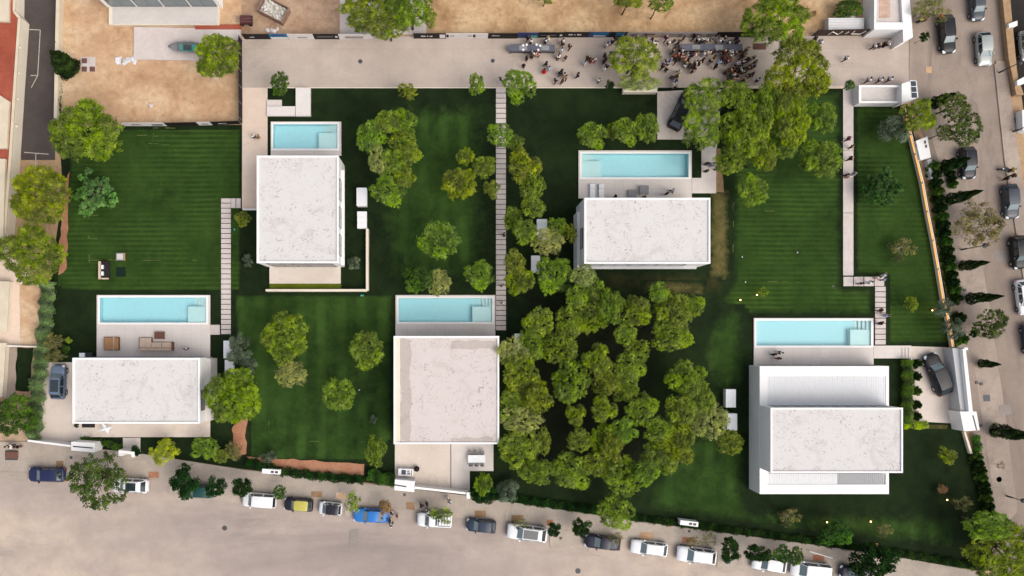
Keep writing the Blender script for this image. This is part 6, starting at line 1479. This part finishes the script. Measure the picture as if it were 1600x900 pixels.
for a in [(1053,89,'rust','black'),(1058,87,'rust','brown'),(1062,92,'brown','black'),(1064,88,'maroon','pink'),(1068,90,'pink','rust'),(1071,93,'peach','peach'),(1074,87,'white','black'),(1056,95,'dark green','black'),(1061,83,'black','dark grey'),(1077,89,'black','maroon'),(1081,86,'maroon','black'),(1075,95,'purple','dark grey'),(1071,101,'teal','white'),(1078,101,'dark green','black'),(1081,105,'black','black')]: person(*a, w, group=G2)
w = 'close right of crowd pine'
for a in [(1040,97,'brown','white'),(1044,99,'white','black'),(1035,104,'black','black'),(1041,109,'black','black'),(1047,95,'blue','light blue')]: person(*a, w, group=G2)
w = 'mid crowd below longer table'
for a in [(1086,103,'black','black'),(1085,107,'black','dark green'),(1084,111,'pink','black'),(1087,98,'white','teal'),(1092,100,'dark grey','black'),(1098,94,'black','black'),(1087,85,'pink','white'),(1090,82,'tan','maroon'),(1100,84,'white','light blue'),(1107,83,'cream','tan'),(1109,97,'black','grey'),(1115,91,'black','tan'),(1117,81,'purple','black')]: person(*a, w, group=G2)
w = 'in column above black car'
for a in [(1060,112,'cream','black'),(1059,118,'yellow','black'),(1053,122,'dark grey','grey'),(1057,126,'blue','blue'),(1053,131,'white','white'),(1055,137,'black','black'),(1050,120,'grey','navy')]: person(*a, w, group=G2)
w = 'below right half of longer table'
for a in [(1123,98,'light blue','light blue'),(1118,104,'black','brown'),(1129,94,'navy','black'),(1132,89,'maroon','maroon'),(1135,98,'purple','purple'),(1137,92,'brown','rust'),(1141,83,'white','tan'),(1142,88,'cream','brown'),(1142,92,'tan','maroon'),(1147,85,'dark grey','black'),(1130,83,'maroon','black'),(1139,95,'rust','purple')]: person(*a, w, group=G2)
w = 'at right end of longer table'
for a in [(1165,79,'olive','black'),(1167,78,'brown','olive'),(1161,83,'brown','brown'),(1163,87,'tan','black'),(1159,89,'black','brown')]: person(*a, w, group=G2)
w = 'in dense group by largest pine'
for a in [(1153,99,'lavender','white'),(1161,97,'white','black'),(1156,98,'navy','lavender'),(1167,94,'dark green','black'),(1171,94,'black','black'),(1176,91,'black','dark green'),(1180,97,'tan','brown'),(1176,101,'black','maroon'),(1172,105,'maroon','black'),(1177,104,'black','black'),(1168,108,'black','olive'),(1134,113,'olive','black'),(1137,111,'black','black'),(1140,112,'rust','pink'),(1146,109,'brown','black'),(1148,113,'black','maroon'),(1153,107,'dark green','dark grey'),(1157,110,'cream','black'),(1161,109,'dark grey','maroon'),(1149,103,'black','black'),(1145,118,'white','navy'),(1142,117,'teal','black'),(1150,121,'black','grey'),(1138,124,'olive','dark green'),(1134,127,'black','dark green'),(1149,124,'peach','tan'),(1162,125,'yellow','tan'),(1159,128,'black','black'),(1167,119,'maroon','pink'),(1171,119,'navy','grey'),(1176,115,'black','black'),(1163,112,'cream','olive'),(1165,121,'navy','purple')]: person(*a, w, group=G2)
person(1184,125,'lavender','black','beside the largest pine trunk side, at the street edge', group=G2)
# scattered
person(1272,62,'black','black','at the left end of the lettered brown banner', face=200); person(1281,66,'white','dark grey','just below the lettered brown banner'); person(1276,68,'blue','lavender','beside the tree below the lettered banner')
person(1322,91,'white','black','walking alone in the street below the lettered banner', 'walk', face=20)
for a in [(1366,72,'white','black'),(1372,72,'purple','dark grey'),(1381,70,'black','black'),(1387,69,'white','purple')]: person(*a, 'walking in line below the patio building', 'walk', group='people walking below the patio building', face=10)
for a in [(1356,125,'white','purple'),(1374,125,'white','navy'),(1389,124,'white','maroon')]: person(*a, 'walking along the white gatehouse', 'walk', group='people walking along the gatehouse', face=200)
person(1325,217,'magenta','purple','on the straight garden path, uppermost','walk'); person(1331,229,'tan','brown','at the right edge of the straight garden path'); person(1328,248,'black','black','crossing the straight garden path','walk'); person(1322,274,'maroon','black','in trio on the straight path'); person(1328,276,'white','pink','in trio on the straight path'); person(1333,272,'grey','light blue','in trio on the straight path')
person(1344,443,'purple','grey','on the short slab path, left'); person(1358,441,'white','white','on the short slab path, middle'); person(1371,434,'white','pink','at the corner of the slab path'); person(1382,430,'white','white','with a tray at outer slab path corner'); person(1381,437,'light blue','navy','at outer slab path corner')
person(1375,485,'brown','brown','on the path above the right-hand pool','walk'); person(1386,493,'light blue','blue','stepping off the slab path beside the pool', dress=True); person(1376,505,'black','black','on the slab path beside the pool end')
person(1209,554,'black','black','on the terrace between pool and louvred villa'); person(1219,551,'white','black','right one of the pair on the louvred villa terrace'); person(1216,560,'rust','brown','crouching close below the pair on the louvred villa terrace')
person(1104,256,'black','dark grey','at top of the poolside path'); person(1112,257,'lavender','blue','right one on the narrow path beside the pool'); person(1104,267,'black','black','lower one on the narrow path beside the pool'); 
person(1041,303,'black','navy','on the terrace right of the grey tables', z=DZ); person(1050,298,'white','navy','right of the grey tables near the wide villa', z=DZ); person(961,308,'black','black','partly under the wide villa roof by the loungers', z=DZ); person(1005,309,'black','dark grey','under wide villa roof by grey table', z=DZ)
person(292,545,'white','black','alone on the terrace right of the corner sofa', z=DZ)
person(396.5,213,'white','black','on the pink driveway, left one'); person(404,214,'brown','tan','on the pink driveway, right one')
person(788,367,'black','maroon','on the long slab path beside the dull pines', z=.06); person(784.5,446,'black','brown','on the long slab path beside the middle pool', z=.06); person(784,473,'white','dark grey','lowest on the long slab path', z=.06); person(782,125,'black','white','at the top end of the long slab path', 'walk')
person(1434,20,'white','grey','beside the top right olive tree, upper left'); person(1438,32,'yellow','black','beside the top right olive tree, lower left'); person(1447,30,'pink','grey','under the top right olive tree'); person(1468,26,'red','black','standing by the rear of the black estate car')
person(1581,266,'yellow','navy','in a hi-vis vest standing by the motorcycle', 'talk'); person(1582,275,'olive','black','crouching between the motorcycle and the grey car'); person(1572,279,'black','black','beside the motorcycle front wheel')
person(659,790,'dark grey','dark grey','on the pavement above the white pickup, left', z=.11); person(667,787,'black','black','on the pavement above the white pickup, middle', z=.11); person(668,797,'white','black','directly at the white pickup hood', z=.11)
person(699,778,'cream','white','below the white boundary wall', z=.11); person(703,784,'white','navy','below the white boundary wall', z=.11)
person(612,801,'black','white','at the rear corner of the blue saloon'); person(610,813,'black','tan','close behind the blue saloon'); person(611,820,'white','black','in the road behind the blue saloon'); person(620,807,'maroon','brown','right of the people behind the blue saloon')
person(13,697,'tan','brown','left one beside the flat trolley', z=.11); person(20,697,'white','black','middle one beside the flat trolley', z=.11); person(29,698,'black','black','right one beside the flat trolley', z=.11)
person(782,700,'red','brown','right of the dining terrace') if False else None
build_people()
